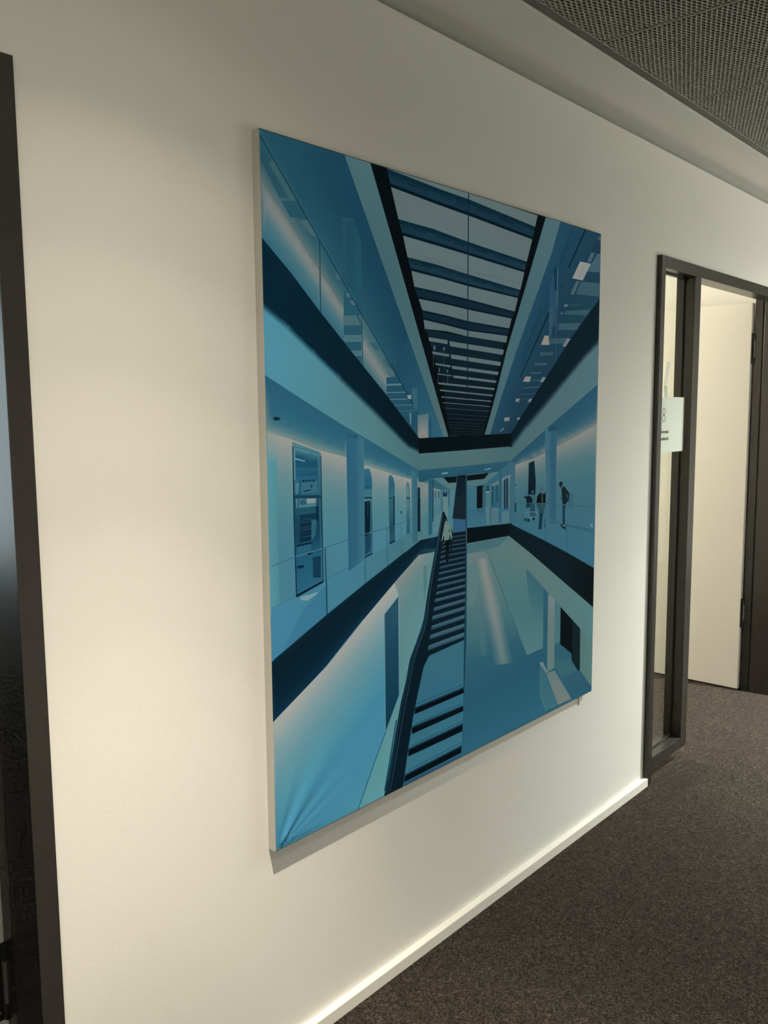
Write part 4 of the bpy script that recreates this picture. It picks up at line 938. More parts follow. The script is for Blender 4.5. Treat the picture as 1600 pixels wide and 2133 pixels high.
([684,661.6,740.4,659.7,739.6,656.1,680.5,657.9],([680.5,662.2,740.4,659.9,680.5,657.9,740.4,655.9],[(0,(46,69,81)),(0.7,(41,65,78)),(1,(23,45,58))])),
([681.5,649.7,740.5,648.9,739.7,645.1,678,645.8],([678,650.4,740.5,649.1,678,645.8,740.5,644.8],[(0,(47,71,83)),(0.7,(42,67,79)),(1,(24,47,60))])),
([679,638.6,740.5,637.8,739.8,633.7,675.5,634.4],([675.5,639.3,740.5,637.9,675.5,634.4,740.5,633.4],[(0,(49,73,85)),(0.7,(44,69,81)),(1,(26,49,62))])),
([677.8,626.6,740.6,624.9,739.8,620.5,674.3,622.1],([674.3,627.3,740.6,625,674.3,622.1,740.6,620.2],[(0,(50,75,87)),(0.7,(45,71,84)),(1,(27,51,64))])),
([665.2,613.1,740.7,611.8,739.9,606.9,661.7,608],([661.7,613.9,740.7,612,661.7,608,740.7,606.6],[(0,(52,76,89)),(0.7,(47,73,85)),(1,(29,53,66))])),
([662.8,597.5,740.7,597.8,740,592.6,659.3,592.1],([659.3,598.2,740.7,598,659.3,592.1,740.8,592.3],[(0,(53,78,92)),(0.7,(48,75,88)),(1,(30,55,69))])),
([623.2,583.4,740.8,583.2,740.1,577.3,619.7,577.4],([619.7,584.2,740.8,583.4,619.7,577.4,740.9,577],[(0,(55,80,94)),(0.7,(49,77,90)),(1,(31,57,71))])),
([618.3,567.6,740.9,567.6,740.1,561.3,614.9,561.2],([614.9,568.5,740.9,567.8,614.9,561.2,740.9,561],[(0,(56,82,95)),(0.7,(50,79,91)),(1,(32,58,72))])),
([614.6,550.9,741,550.5,740.2,543.7,611.2,543.9],([611.2,551.8,741,550.7,611.2,543.9,741,543.3],[(0,(58,84,98)),(0.7,(52,80,94)),(1,(34,60,75))])),
([610.9,533.4,741.1,532.5,740.3,525.3,607.5,526],([607.5,534.4,741.1,532.8,607.5,526,741.1,524.9],[(0,(59,86,99)),(0.7,(53,82,96)),(1,(35,62,77))])),
([607.3,514.4,741.2,514.5,740.4,506.9,603.9,506.6],([603.9,515.4,741.2,514.7,603.9,506.6,741.2,506.5],[(0,(61,89,102)),(0.7,(55,85,98)),(1,(37,65,79))])),
([601.2,495.3,741.3,494.2,740.5,485.8,597.8,486.6],([597.8,496.4,741.3,494.5,597.8,486.6,741.3,485.4],[(0,(62,91,104)),(0.7,(56,87,100)),(1,(38,67,81))])),
([596.3,472.3,741.4,473.3,740.7,463.8,592.9,462.5],([592.9,473.5,741.4,473.6,592.9,462.5,741.5,463.3],[(0,(64,93,106)),(0.7,(58,89,102)),(1,(40,69,83))])),
([590.2,449.6,741.5,450.7,740.8,440.1,586.8,438.6],([586.9,450.8,741.5,451.1,586.8,438.6,741.6,439.6],[(0,(65,95,108)),(0.7,(60,91,104)),(1,(41,71,85))])),
([635.2,648.7,646.8,650.7,646.8,646.8,633.2,645],(55,71,83)),
([632.7,638.2,649.3,639.9,649.3,635.6,630.8,634.2],(55,71,83)),
([628.3,625.5,648,626.5,648,621.9,626.4,621.2],(55,71,83)),
([625.9,611.8,646.8,613.4,646.8,607.9,623.9,606.6],(55,71,83)),
([622.2,598,650.5,599.3,650.5,593.5,620.2,592.5],(55,71,83)),
([665,637.2,670.5,638.4,670.5,635,663,634.1],(55,71,83)),
([663,625.2,669.2,626.3,669.2,622.9,661,622.1],(55,71,83)),
([585.5,422.8,738.9,426.2,738.2,413.9,581.8,410.7],([581.8,424.9,738.9,426.7,581.8,410.7,739,413.2],[(0,(64,98,111)),(0.75,(57,91,105)),(1,(28,55,72))])),
([578.9,398,739.1,400.6,738.3,387.4,575.2,385],([575.3,400.2,739.1,401.1,575.2,385,739.2,386.7],[(0,(65,98,112)),(0.75,(57,91,105)),(1,(28,55,72))])),
([571.8,370,739.2,374.1,738.4,360,568.1,356.2],([568.2,372.4,739.2,374.6,568.1,356.2,739.3,359.3],[(0,(65,98,112)),(0.75,(57,91,105)),(1,(28,56,72))])),
([579.4,362.9,732.5,361.6,731.7,363.1,578.8,364.4],(32,69,86)),
([511.2,209.4,735.3,211.2,735.4,192.7,509.5,190.5],(3,13,19)),
([511.2,209.4,735.3,211.2,735.3,206.4,511.1,204.5],(21,51,66)),
([519.5,217,730.5,218.4,729.4,220.2,518.5,218.8],(21,68,88)),
([497.9,159.2,733.8,156.6,733.9,138.6,496.8,137.7],(3,14,19)),
([497.9,159.2,733.8,156.6,733.8,151.8,497.8,154.3],(21,51,66)),
([511.4,161.3,729,162.7,727.9,164.6,510.4,163.1],(21,68,88)),
([482.7,101.5,734.1,102.5,734.2,78.3,481.1,79.2],(3,14,19)),
([482.7,101.5,734.1,102.5,734.1,97.6,482.7,96.6],(21,51,66)),
([491,104.8,731.1,108,729.8,109.9,489.9,106.6],(22,68,88)),
([467,33.1,730.8,37.5,730.9,13.9,463.8,12.1],(3,14,19)),
([467,33.1,730.8,37.5,730.8,32.6,466.9,28.2],(21,51,67)),
([478.3,39.9,726.1,44.5,724.8,46.5,477.2,41.7],(22,69,89)),
([462.2,11.2,730.9,11,734.6,2.1,461.3,1.3],(41,80,102)),
([633.2,733.2,613.7,672.4,594.4,613.3,577.5,555.6,565.5,509.4,550.6,450.5,540.1,423,523.4,393,496.5,352.1,451.5,239.6,384.7,9,396.2,5,461.4,234.3,506.7,347.2,535.8,394.4,552.6,423.2,562.2,448.3,578.2,509.9,588.9,553.9,606.1,611.8,623.4,671.3,638.7,732.7],(15,45,59)),
([578.2,509.9,562.2,448.3,552.6,423.2,535.8,394.4,506.7,347.2,461.4,234.3,396.2,5,403.9,-1.7,471.4,231.6,514.9,342.7,546.2,395,561,421.6,571.7,446.5,586.7,508.5],(7,28,39)),
([633.1,727.9,614.7,652.3,592.1,575,572.8,497.5,563.1,445.5,552.5,418.1,526.3,379.2,507.6,343.1,472.4,238.2,441.6,133.3,404.9,7.4,407,6.4,443.7,132.4,474.6,237.3,509.8,342.3,528.5,378.3,554.7,417.2,565.4,444.9,575.1,496.9,594.4,574.4,617,651.8,635.5,727.5],(51,71,76)),
([430.9,196.4,381.4,15.7,386.1,13.5,435.7,194.5],(20,60,83)),
([742.1,830.3,748.6,831.3,750.5,495.4,750.2,338.7,750.7,179.5,748.8,-40.6,732,-35.1,732.9,16.2,736.3,341.6,739.6,419.3,743.2,538.9],([741.7,816.6,733.1,-20.7,748.7,816.2,749.9,-26.1],[(0,(20,57,75)),(0.5,(20,59,78)),(1,(32,76,94))])),
([744.3,678.5,744.6,622.7,749.3,622.2,749,678],(58,72,75)),
([648,712.3,654.1,713.2,659.8,710.4,659.1,707,649.2,708],(51,87,91)),
([645.5,707.3,651.7,708.2,662.8,704.8,670.4,696.4,672.9,685.4,679.2,660.2,676.7,653.6,670.4,655.1,666.7,669.3,665.4,655.7,645.5,652.7,640.6,658.6,635.7,659.2,632,653.5,628.8,655.4,635.7,675.8,640.6,693.4],([638.1,708.8,675.4,705,638.1,654.3,675.5,649.9],[(0,(92,120,114)),(0.5,(98,125,114)),(1,(92,121,116))])),
([662.4,682,666.6,682.3,667.4,675.3,663.4,675.8],(11,33,41)),
([666.7,667.8,670.9,664.2,671.9,654.9,666.7,654.8],(9,31,39)),
([638.1,668,641.1,667.6,642.6,652.3,635.7,653.1],(9,31,39)),
([648,652.4,665.4,652.6,664.2,625.2,659.3,604.4,660.5,591.9,650.5,593.3,651,613.1,649.3,630.1],(3,13,18)),
([655.8,624.7,657.1,597,658.9,596.8,657.6,624.5],(23,38,45)),
([749.7,633.3,969.5,630.7,1086.3,565,1259,463.5,1551.7,294.9,1566,-31,1090.4,-21.2,722.3,-17.2,748.5,18.8,751.4,338.4],([749.8,622.1,1077.8,566.1,753.3,17.3,1510,1.3],[(0,(82,112,112)),(0.3,(72,109,110)),(0.6,(43,88,102)),(1,(41,93,110))])),
([750,577.2,814.7,574.1,851.6,592.2,864.2,579,977.5,390.3,1077.9,228.8,1176.4,229.8,1211.6,168,1196.9,143.4,1156.6,182.2,1158.9,90.5,1210.2,-5.7,722.3,-17.2,749,338.9],([750.1,573,864.2,579,753.5,-27.2,1209.7,11.1],[(0,(92,116,115)),(0.2,(79,111,111)),(0.38,(60,101,108)),(0.5,(43,88,103)),(0.7,(35,83,101)),(1,(41,94,113))])),
([749.7,630.5,969.5,629.2,977.9,608.8,889.2,604.9,749.9,602.5],(65,103,108)),
([749.9,602.5,824.3,600,846.6,594.3,814.8,571.2,750.1,571.6],(98,117,117)),
([751.6,568.4,815.1,567.4,814.5,569.3,750.9,570.3],(59,96,101)),
([884.2,599.7,967.4,599.7,968.6,520.2,915.3,572.2],(91,117,116)),
([750.1,571.6,814.8,569.8,822.5,527,779.4,447.8,750.8,450],(86,116,117)),
([795.3,576.7,809.8,577.6,819.8,578.2,830.4,578.8,841.1,579.5,854.2,580.3,866.2,554,851.8,553.5,840.2,553,828.6,552.6,817.8,552.2,801.9,551.5],([795.3,576.7,801.9,551.5,854.2,580.3,866.2,554],[(0,(90,116,116)),(0.25,(109,124,121)),(0.42,(129,133,125)),(0.6,(129,133,125)),(0.78,(109,124,121)),(1,(90,116,116))])),
([801.9,551.5,817.8,552.2,828.6,552.6,840.2,553,851.8,553.5,866.2,554,878.3,527.5,862.7,527.2,850.1,527,837.5,526.7,825.8,526.5,808.6,526.2],([801.9,551.5,808.6,526.2,866.2,554,878.3,527.5],[(0,(87,115,115)),(0.25,(107,123,121)),(0.42,(127,132,125)),(0.6,(127,132,125)),(0.78,(107,123,121)),(1,(87,115,115))])),
([808.6,526.2,825.8,526.5,837.5,526.7,850.1,527,862.7,527.2,878.3,527.5,890.5,500.7,873.7,500.7,860.1,500.7,846.5,500.7,833.9,500.7,815.4,500.7],([808.6,526.2,815.4,500.7,878.3,527.5,890.5,500.7],[(0,(84,114,115)),(0.25,(105,122,121)),(0.42,(125,131,124)),(0.6,(125,131,124)),(0.78,(105,122,121)),(1,(84,114,115))])),
([815.4,500.7,833.9,500.7,846.5,500.7,860.1,500.7,873.7,500.7,890.5,500.7,902.8,473.7,884.8,474,870.1,474.2,855.6,474.5,842,474.7,822.2,475.1],([815.4,500.7,822.2,475.1,890.5,500.7,902.8,473.7],[(0,(82,112,114)),(0.25,(102,121,120)),(0.42,(123,130,124)),(0.6,(123,130,124)),(0.78,(102,121,120)),(1,(82,112,114))])),
([822.2,475.1,842,474.7,855.6,474.5,870.1,474.2,884.8,474,902.8,473.7,915.3,446.4,895.9,447,880.2,447.6,864.7,448.1,850.2,448.6,829,449.3],([822.2,475.1,829,449.3,902.8,473.7,915.3,446.4],[(0,(79,111,114)),(0.25,(100,120,119)),(0.42,(121,129,124)),(0.6,(121,129,124)),(0.78,(100,120,119)),(1,(79,111,114))])),
([829,449.3,850.2,448.6,864.7,448.1,880.2,447.6,895.9,447,915.3,446.4,927.8,418.8,907.2,419.8,890.5,420.7,873.9,421.5,858.4,422.2,835.9,423.3],([829,449.3,835.9,423.3,915.3,446.4,927.8,418.8],[(0,(76,110,113)),(0.25,(98,119,119)),(0.42,(119,127,124)),(0.6,(119,127,124)),(0.78,(98,119,119)),(1,(76,110,113))])),
([835.9,423.3,858.4,422.2,873.9,421.5,890.5,420.7,907.2,419.8,927.8,418.8,933.3,402.8,912.6,404,895.8,404.9,879.2,405.7,863.6,406.6,841,407.8],([835.9,423.3,841,407.8,927.8,418.8,933.3,402.8],[(0,(72,108,112)),(0.25,(95,117,118)),(0.42,(117,126,124)),(0.6,(117,126,124)),(0.78,(95,117,118)),(1,(72,108,112))])),
([841,407.8,863.6,406.6,879.2,405.7,895.8,404.9,912.6,404,933.3,402.8,938.8,386.8,918,388,901.2,389,884.5,390,868.9,390.9,846.2,392.2],([841,407.8,846.2,392.2,933.3,402.8,938.8,386.8],[(0,(69,106,112)),(0.25,(92,116,117)),(0.42,(115,125,123)),(0.6,(115,125,123)),(0.78,(92,116,117)),(1,(69,106,112))])),
([846.2,392.2,868.9,390.9,884.5,390,901.2,389,918,388,938.8,386.8,944.4,370.7,923.5,372,906.6,373,889.8,374.1,874.1,375.1,851.3,376.5],([846.2,392.2,851.3,376.5,938.8,386.8,944.4,370.7],[(0,(66,104,111)),(0.25,(90,114,117)),(0.42,(113,124,123)),(0.6,(113,124,123)),(0.78,(90,114,117)),(1,(66,104,111))])),
([851.3,376.5,874.1,375.1,889.8,374.1,906.6,373,923.5,372,944.4,370.7,949.9,354.5,928.9,355.9,912,357,895.2,358.2,879.4,359.2,856.5,360.7],([851.3,376.5,856.5,360.7,944.4,370.7,949.9,354.5],[(0,(62,102,110)),(0.25,(87,113,116)),(0.42,(110,123,122)),(0.6,(110,123,122)),(0.78,(87,113,116)),(1,(62,102,110))])),
([856.5,360.7,879.4,359.2,895.2,358.2,912,357,928.9,355.9,949.9,354.5,955.5,338.2,934.4,339.7,917.4,340.9,900.5,342.2,884.7,343.3,861.8,344.9],([856.5,360.7,861.8,344.9,949.9,354.5,955.5,338.2],[(0,(59,100,109)),(0.25,(84,111,115)),(0.42,(108,122,121)),(0.6,(108,122,121)),(0.78,(84,111,115)),(1,(59,100,109))])),
([861.8,344.9,884.7,343.3,900.5,342.2,917.4,340.9,934.4,339.7,955.5,338.2,961.1,321.9,940,323.5,922.9,324.8,905.9,326.1,890.1,327.3,867,329],([861.8,344.9,867,329,955.5,338.2,961.1,321.9],[(0,(55,98,108)),(0.25,(81,110,114)),(0.42,(106,121,121)),(0.6,(106,121,121)),(0.78,(81,110,114)),(1,(55,98,108))])),
([867,329,890.1,327.3,905.9,326.1,922.9,324.8,940,323.5,961.1,321.9,966.7,306,945.3,307.8,928,309.3,910.8,310.8,894.8,312.2,871.4,314.2],([867,329,871.4,314.2,961.1,321.9,966.7,306],[(0,(53,96,107)),(0.25,(79,108,114)),(0.42,(104,120,120)),(0.6,(104,120,120)),(0.78,(79,108,114)),(1,(53,96,107))])),
([871.4,314.2,894.8,312.2,910.8,310.8,928,309.3,945.3,307.8,966.7,306,972.4,290,950.7,292.1,933.1,293.8,915.8,295.5,899.5,297.1,875.9,299.4],([871.4,314.2,875.9,299.4,966.7,306,972.4,290],[(0,(51,95,106)),(0.25,(77,107,113)),(0.42,(101,119,120)),(0.6,(101,119,120)),(0.78,(77,107,113)),(1,(51,95,106))])),
([875.9,299.4,899.5,297.1,915.8,295.5,933.1,293.8,950.7,292.1,972.4,290,978.1,274,956.1,276.3,938.3,278.3,920.7,280.1,904.2,281.9,880.3,284.5],([875.9,299.4,880.3,284.5,972.4,290,978.1,274],[(0,(49,94,106)),(0.25,(75,106,112)),(0.42,(99,118,119)),(0.6,(99,118,119)),(0.78,(75,106,112)),(1,(49,94,106))])),
([880.3,284.5,904.2,281.9,920.7,280.1,938.3,278.3,956.1,276.3,978.1,274,983.8,257.9,961.5,260.5,943.5,262.6,925.7,264.7,909,266.7,884.8,269.5],([880.3,284.5,884.8,269.5,978.1,274,983.8,257.9],[(0,(47,92,105)),(0.25,(72,105,112)),(0.42,(96,117,118)),(0.6,(96,117,118)),(0.78,(72,105,112)),(1,(47,92,105))])),
([884.8,269.5,909,266.7,925.7,264.7,943.5,262.6,961.5,260.5,983.8,257.9,989.5,241.7,966.9,244.6,948.7,246.9,930.7,249.2,913.8,251.4,889.3,254.5],([884.8,269.5,889.3,254.5,983.8,257.9,989.5,241.7],[(0,(46,91,104)),(0.25,(70,104,111)),(0.42,(93,117,118)),(0.6,(93,117,118)),(0.78,(70,104,111)),(1,(46,91,104))])),
([889.3,254.5,913.8,251.4,930.7,249.2,948.7,246.9,966.9,244.6,989.5,241.7,995.2,225.4,972.4,228.6,953.9,231.1,935.7,233.6,918.6,236,893.8,239.4],([889.3,254.5,893.8,239.4,989.5,241.7,995.2,225.4],[(0,(44,90,104)),(0.25,(68,103,110)),(0.42,(91,116,117)),(0.6,(91,116,117)),(0.78,(68,103,110)),(1,(44,90,104))])),
([801.2,446.9,820.8,446.4,836.3,379.4,852.4,280.2,822.3,285.4,806.7,370.5],([801.2,446.9,820.8,443.5,822.3,285.4,852.4,278.7],[(0,(78,107,112)),(0.5,(68,104,111)),(1,(56,97,111))])),
([861.6,585.1,969.5,629.2,1086.4,563.5,1196.5,498.4,1070.4,516.3,1177.3,426.2,1176.3,233,1077.8,230.4,977.5,390.3],([914.9,601.7,1106.8,546.9,1076.4,230.7,1176.3,233],[(0,(86,116,113)),(0.35,(72,111,112)),(0.6,(67,109,115)),(1,(79,118,120))])),
([857.8,582.4,976,390.3,1076.2,230.4,1079.4,230.4,979,390.4,860.6,582.7],(44,88,96)),
([1078.6,227.7,1177.2,228.6,1175.6,230.9,1077.1,229.9],(24,73,91)),
([1067.6,515.1,1090.6,499.4,1198.6,419.5,1189.4,311.4,1106,327.5,1074.1,474],([1070.4,513.2,1198.6,419.5,1074.2,333.6,1171.2,314.9],[(0,(53,96,106)),(0.6,(63,105,112)),(1,(69,110,114))])),
([969.5,630.7,1088.4,563.2,1259,461.8,1555.7,287.1,1561.3,159.5,1502,196.8,1421.5,249.6,1286,355,1198.7,418.7,1071.8,513.8,1008.4,559.9],([993.9,615.9,1070.4,513.2,1500.5,318,1505.5,197.8],[(0,(87,114,111)),(0.4,(84,117,116)),(1,(82,121,123))])),
([1174.2,434.7,1204.5,413.9,1204.8,404.8,1205.4,145.7,1177.4,232.5],(40,85,100)),
([1251.1,378.7,1286,354.2,1287.1,231.3,1251,231.9],(69,110,116)),
([1251,231.9,1287.1,231.3,1368.9,172.2,1414.2,101.3,1428.7,100.4,1513.3,25.3,1514.1,5,1370,7.3,1331.3,46.4,1253.4,148.4],(45,91,105)),
([1301.8,106.3,1414.3,100.1,1428.7,100.4,1513.3,25.3,1514.1,5,1370,7.3],(43,88,105)),
([1252.6,176.7,1365,151.4,1414.3,100.1,1306.5,102.8,1253.4,148.4],(53,97,105)),
([1420.6,252,1519.3,184.1,1521.2,18.3,1505.6,28.5,1426.3,100.9],([1426.7,246.8,1432.2,99.9,1505.8,188.9,1512.5,27.6],[(0,(80,112,109)),(1,(84,119,115))])),
([1287.4,351.6,1424,251.3,1427.3,100.7,1414.2,100.8,1369.8,148,1366.6,172.7,1288.3,222.4],(3,15,19)),
([1369.5,289.5,1424.1,250.6,1427.3,100.7,1416.6,102,1374.6,144.5],(12,32,37)),
([1422.5,250.4,1426.2,101,1429.3,100.2,1425.6,249.8],(7,34,41)),
([1287.3,222,1365.5,172.3,1367.6,173.2,1289.3,222.8],(58,72,72)),
([1204.8,402.6,1217.7,405,1248.7,383.7,1252.1,148.7,1205.4,144.5],([1205.1,405.6,1248.8,385.2,1206.1,144.6,1249.5,147.6],[(0,(107,125,124)),(0.4,(96,117,114)),(1,(93,119,117))])),
([1159.5,183.9,1199,141.4,1279.8,13,1198.1,12.6,1156.6,97.6],([1159.5,183.2,1196.9,143.4,1203.5,12.8,1278.9,14.3],[(0,(51,97,109)),(1,(61,107,117))])),
([1156.1,186.5,1176.4,187.4,1207.5,145.2,1199.9,141.2],(106,127,125)),
([1199.9,141.9,1253.7,139,1372.3,9.2,1281.2,11.9],([1200,142.7,1253,138.5,1282.1,13.5,1370.8,10.7],[(0,(98,118,115)),(1,(110,123,119))])),
([1159.6,80.4,1198.5,14.5,1202,14.2,1163,80.2],(85,121,119)),
([967.3,671,993.1,660.9,1182,590,1328.4,532.4,1549,439.5,1555.8,285.3,1500.4,319.8,1259,461.8,1088.4,563.2,966.8,631],([968.9,669.3,969.5,630.7,1498.1,460.7,1503.9,320.9],[(0,(3,25,31)),(0.6,(5,25,31)),(1,(5,13,18))])),
([992.4,659.4,1181.2,588.4,1325.8,531.1,1548,437.9,1550.1,439.4,1327.7,532.6,1182.8,589.9,993.8,660.9],(20,58,69)),
([22.2,1001,31,1003,43.3,1000.3,41.4,995.5,30.8,994.1,23.8,997.3],(13,44,55)),
([48.5,995.4,59.2,992.1,64.5,987.7,52,991.1],(69,116,126)),
([7.5,968.8,79.7,950.9,154.6,926.4,250.8,904.3,251.2,905.1,155,927.3,80.1,951.7,7.8,969.6],(81,103,105)),
([1246.7,893.6,1509.4,957.7,1508,958.9,1245.5,894.7],(80,93,92))]

def srgb2lin(c):
    c = np.asarray(c, float) / 255.0
    return np.where(c <= 0.04045, c / 12.92, ((c + 0.055) / 1.055) ** 2.4)

INK_GAIN = 1.0
def print_light(u, v):
    """light falling on the print at (u, v), fitted once to a white rendering of the canvas"""
    return np.stack([(0.9228)*1.0 + (-1.9841)*u + (-0.2551)*v + (2.5299)*u*u + (0.9699)*u*v + (-0.4257)*v*v + (-0.7481)*u**3 + (-1.0556)*u*u*v + (0.2197)*u*v*v + (0.1498)*v**3, (0.8434)*1.0 + (-1.7427)*u + (-0.2132)*v + (2.2431)*u*u + (0.8519)*u*v + (-0.4243)*v*v + (-0.6349)*u**3 + (-0.9559)*u*u*v + (0.1882)*u*v*v + (0.1642)*v**3, (0.6843)*1.0 + (-1.3971)*u + (-0.1546)*v + (1.8204)*u*u + (0.6595)*u*v + (-0.4031)*v*v + (-0.4880)*u**3 + (-0.8043)*u*u*v + (0.1776)*u*v*v + (0.1707)*v**3], axis=-1)

def fabric_mesh():
    W_, H_ = PW * 1000.0, PH * 1000.0
    mg = 2.0
    base = [(mg, mg), (W_ - mg, mg), (W_ - mg, H_ - mg), (mg, H_ - mg)]
    verts = []; faces = []
    def face(pts):
        i0 = len(verts)
        verts.extend(Vector(p) for p in pts)
        ar = sum(pts[i - 1][0] * pts[i][1] - pts[i][0] * pts[i - 1][1] for i in range(len(pts)))
        ids = list(range(i0, i0 + len(pts)))
        faces.append(ids if ar > 0 else ids[::-1])
    face(base)
    for pts, c in PRINT:
        face([(pts[i], pts[i + 1]) for i in range(0, len(pts), 2)])
    def grid(x0, x1, y0, y1, d):
        nx, ny = int((x1 - x0) / d), int((y1 - y0) / d)
        for i in range(1, nx):
            for j in range(1, ny):
                off = (d * 0.5 if j % 2 else 0.0)
                verts.append(Vector((x0 + i * d + off + random.uniform(-.05, .05), y0 + j * d + random.uniform(-.05, .05))))
    grid(mg, W_ - mg, mg, H_ - mg, 14.0)
    grid(mg, 260, mg, 300, 6.0)
    r = delaunay_2d_cdt(verts, [], faces, 0, 1e-4)
    ov = np.array([(p[0], p[1]) for p in r[0]])
    tris = []; top = []
    for f, orig in zip(r[2], r[5]):
        if 0 in orig:
            tris.append(f); top.append(max(orig))
    T = np.array(tris); top = np.array(top)
    colr = np.zeros((len(T), 3, 3))
    def dline(P, a, b):
        dx, dy = b[0] - a[0], b[1] - a[1]; n = math.hypot(dx, dy)
        return np.abs((P[..., 0] - a[0]) * dy - (P[..., 1] - a[1]) * dx) / n
    for fi in np.unique(top):
        sel = np.where(top == fi)[0]
        Pt = ov[T[sel]]
        spec = (45, 95, 120) if fi == 0 else PRINT[fi - 1][1]
        if len(spec) == 3:
            colr[sel] = srgb2lin(spec)
        else:
            a = spec[0]
            d1_, d2_ = dline(Pt, a[0:2], a[2:4]), dline(Pt, a[4:6], a[6:8])
            t = d1_ / np.maximum(d1_ + d2_, 1e-6)
            st = spec[1]
            ts = [s[0] for s in st]
            cs = srgb2lin([s[1] for s in st])
            for ch in range(3):
                colr[sel, :, ch] = np.interp(t, ts, cs[:, ch])
    Pt = ov[T]
    white = print_light(Pt[..., 0] / W_, Pt[..., 1] / H_)
    colr = np.clip(colr / white * INK_GAIN, 0.0, 0.92)  # fitted scene light is divided out of the print colours
    # stretched fabric: folds fan out from the lower left corner
    x, y = ov[:, 0], ov[:, 1]
    rr = np.hypot(x, y); th = np.degrees(np.arctan2(y, np.maximum(x, 1e-3)))
    fall = np.exp(-(rr / 165.0) ** 1.6) * np.clip(rr / 30.0, 0, 1)
    def lobe(c, w): return np.exp(-((th - c) / w) ** 2)
    fold = 2.6 + 5.2 * lobe(47, 7.0) - 2.6 * lobe(61, 5.0) + 1.6 * lobe(72, 4.5) - 1.3 * lobe(36, 4.0) + 1.5 * lobe(29, 3.0) - 1.0 * lobe(24, 2.2) + 1.1 * lobe(19, 2.4)
    edge = np.clip(np.minimum(np.minimum(x, y), np.minimum(W_ - x, H_ - y)) / 16.0, 0, 1)
    bulge = fold * fall * np.clip(edge, 0, 1)
    co = np.zeros((len(ov), 3)); co[:, 0] = x / 1000; co[:, 2] = y / 1000
    co[:, 1] = -PD - bulge / 1000.0
    me = bpy.data.meshes.new('printed_fabric')
    # triangles face the corridor (-Y)
    me.from_pydata(co.tolist(), [], T.tolist())
    at = me.color_attributes.new('print', 'FLOAT_COLOR', 'CORNER')
    rgba = np.ones((len(T) * 3, 4)); rgba[:, :3] = colr.reshape(-1, 3)
    at.data.foreach_set('color', rgba.ravel())
    me.materials.append(M_PRINT)
    me.polygons.foreach_set('use_smooth', [True] * len(T))
    me.update()
    return me
me = fabric_mesh()
fo = bpy.data.objects.new('printed_fabric', me); COL.objects.link(fo); fo.parent = PIC
fo['label'] = 'blue-toned photograph of a long atrium with skylight and stairs'

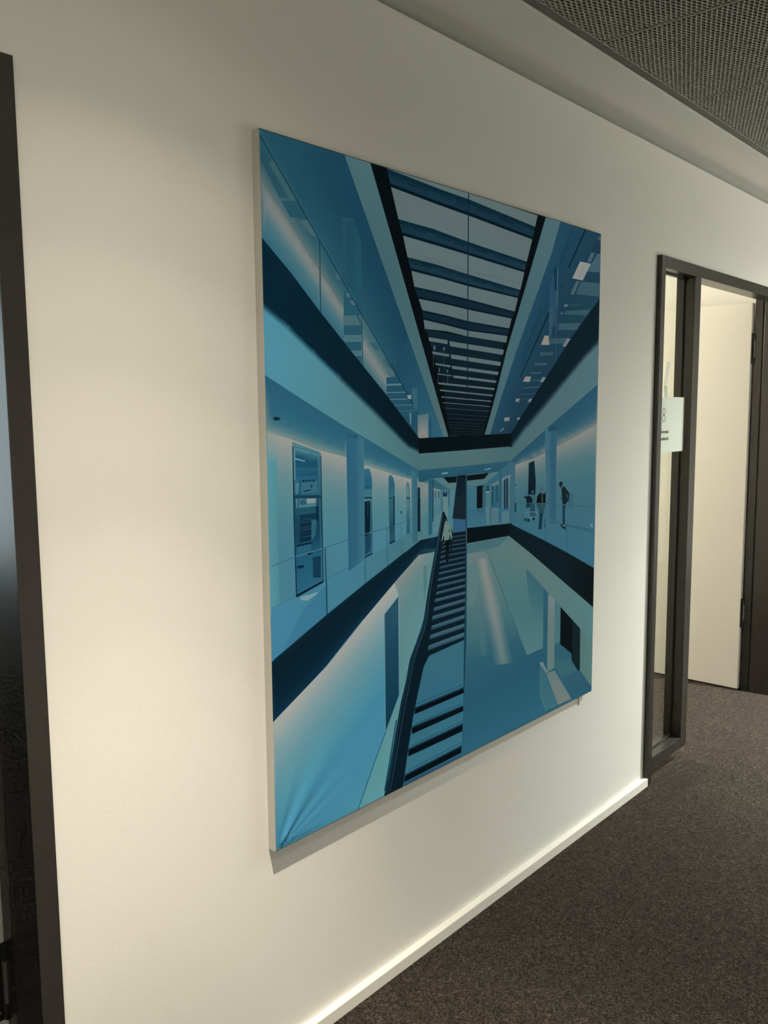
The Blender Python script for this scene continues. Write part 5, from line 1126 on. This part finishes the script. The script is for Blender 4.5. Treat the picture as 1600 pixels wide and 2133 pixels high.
# ------------------------------------------------------------------ lamps
def downlight(x, y, power, col, label, profile):
    """profile: (angle from straight down in degrees, relative intensity), brightest = 1"""
    d = tag(empty('downlight', (x, y, Z_PAN - 0.006)), label, 'lamp', 'recessed downlights in the mesh ceiling')
    bm = bmesh.new()
    seg = 40
    prof = [(0.060, -0.001), (0.060, -0.006), (0.049, -0.006), (0.044, 0.035), (0.046, 0.037), (0.058, 0.004)]
    rings = [[bm.verts.new((r * math.cos(2 * math.pi * i / seg), r * math.sin(2 * math.pi * i / seg), z)) for i in range(seg)] for r, z in prof]
    for a in range(len(prof)):
        b = (a + 1) % len(prof)
        for i in range(seg):
            bm.faces.new([rings[a][i], rings[a][(i + 1) % seg], rings[b][(i + 1) % seg], rings[b][i]])
    build('trim_ring', bm, M_ALU, d, smooth=True)
    bm = bmesh.new(); add_cyl(bm, (0, 0, 0.030), 'z', 0.043, 0.004, 32)
    build('lens', bm, emit('downlight_lens', col, 3.0), d)
    ld = bpy.data.lights.new('downlight_lamp', 'POINT')
    ld.energy = power; ld.color = col; ld.shadow_soft_size = 0.02
    ld.use_nodes = True
    nt = ld.node_tree
    em = nt.nodes['Emission']
    tc = nt.nodes.new('ShaderNodeTexCoord'); sp = nt.nodes.new('ShaderNodeSeparateXYZ')
    ab = nt.nodes.new('ShaderNodeMath'); ab.operation = 'ABSOLUTE'
    rp = nt.nodes.new('ShaderNodeValToRGB')
    nt.links.new(tc.outputs['Normal'], sp.inputs[0]); nt.links.new(sp.outputs['Z'], ab.inputs[0]); nt.links.new(ab.outputs[0], rp.inputs['Fac'])
    cr = rp.color_ramp
    pts = sorted((math.cos(math.radians(a)), v) for a, v in profile)
    cr.elements[0].position = pts[0][0]; cr.elements[0].color = (pts[0][1],) * 3 + (1,)
    cr.elements[1].position = pts[-1][0]; cr.elements[1].color = (pts[-1][1],) * 3 + (1,)
    for p, v in pts[1:-1]:
        e = cr.elements.new(p); e.color = (v, v, v, 1)
    nt.links.new(rp.outputs['Color'], em.inputs['Strength'])
    lo = bpy.data.objects.new('downlight_lamp', ld); COL.objects.link(lo); lo.parent = d; lo.location = (0, 0, -0.012)
    return d
PROF_NARROW = [(0, 0.42), (10, 0.48), (15, 0.58), (18.6, 0.66), (22, 0.53), (26, 0.30), (30, 0.165), (37, 0.08), (45, 0.036), (57, 0.008), (72, 0.0015), (90, 0.0)]
PROF_WIDE = [(0, 1.0), (30, 0.85), (45, 0.5), (57, 0.2), (65, 0.09), (71, 0.03), (76, 0.009), (81, 0.003), (90, 0.0)]
downlight(-0.375, -0.69, 525.0, (1.0, 0.89, 0.72), 'recessed downlight above the left end of the blue picture', PROF_NARROW)
downlight(3.75, -1.30, 960.0, (0.98, 1.0, 0.93), 'recessed downlight beside the right doorway', PROF_WIDE)
for lx_, lbl in ((-1.9, 'left'), (4.9, 'right')):  # unseen fill lamps, added so the opposite wall bounces light back
    downlight(lx_, -1.90, 980.0, (1.0, 0.96, 0.78), 'added fill downlight, out of view, close to the opposite corridor wall, ' + lbl, PROF_NARROW)
GLOBE = 250.0

# unseen lamp of the right office, globe form made up to light its ceiling too
pl = tag(empty('unseen_pendant', (2.6, 2.3, 2.10)), 'unseen round white pendant lamp, made up to light the right office', 'lamp')
bm = bmesh.new(); bmesh.ops.create_uvsphere(bm, u_segments=32, v_segments=16, radius=0.11)
build('lamp_globe', bm, emit('globe_glass', (1.0, 0.92, 0.75), GLOBE, 'AUTO'), pl, smooth=True)
bm = bmesh.new(); add_cyl(bm, (0, 0, 0.105), 'z', 0.004, 0.365, 10)
build('lamp_cord', bm, M_GASK, pl)
bm = bmesh.new(); add_cyl(bm, (0, 0, 0.465), 'z', 0.05, 0.035, 24, 0.055)
build('ceiling_rose', bm, M_CLIP, pl)
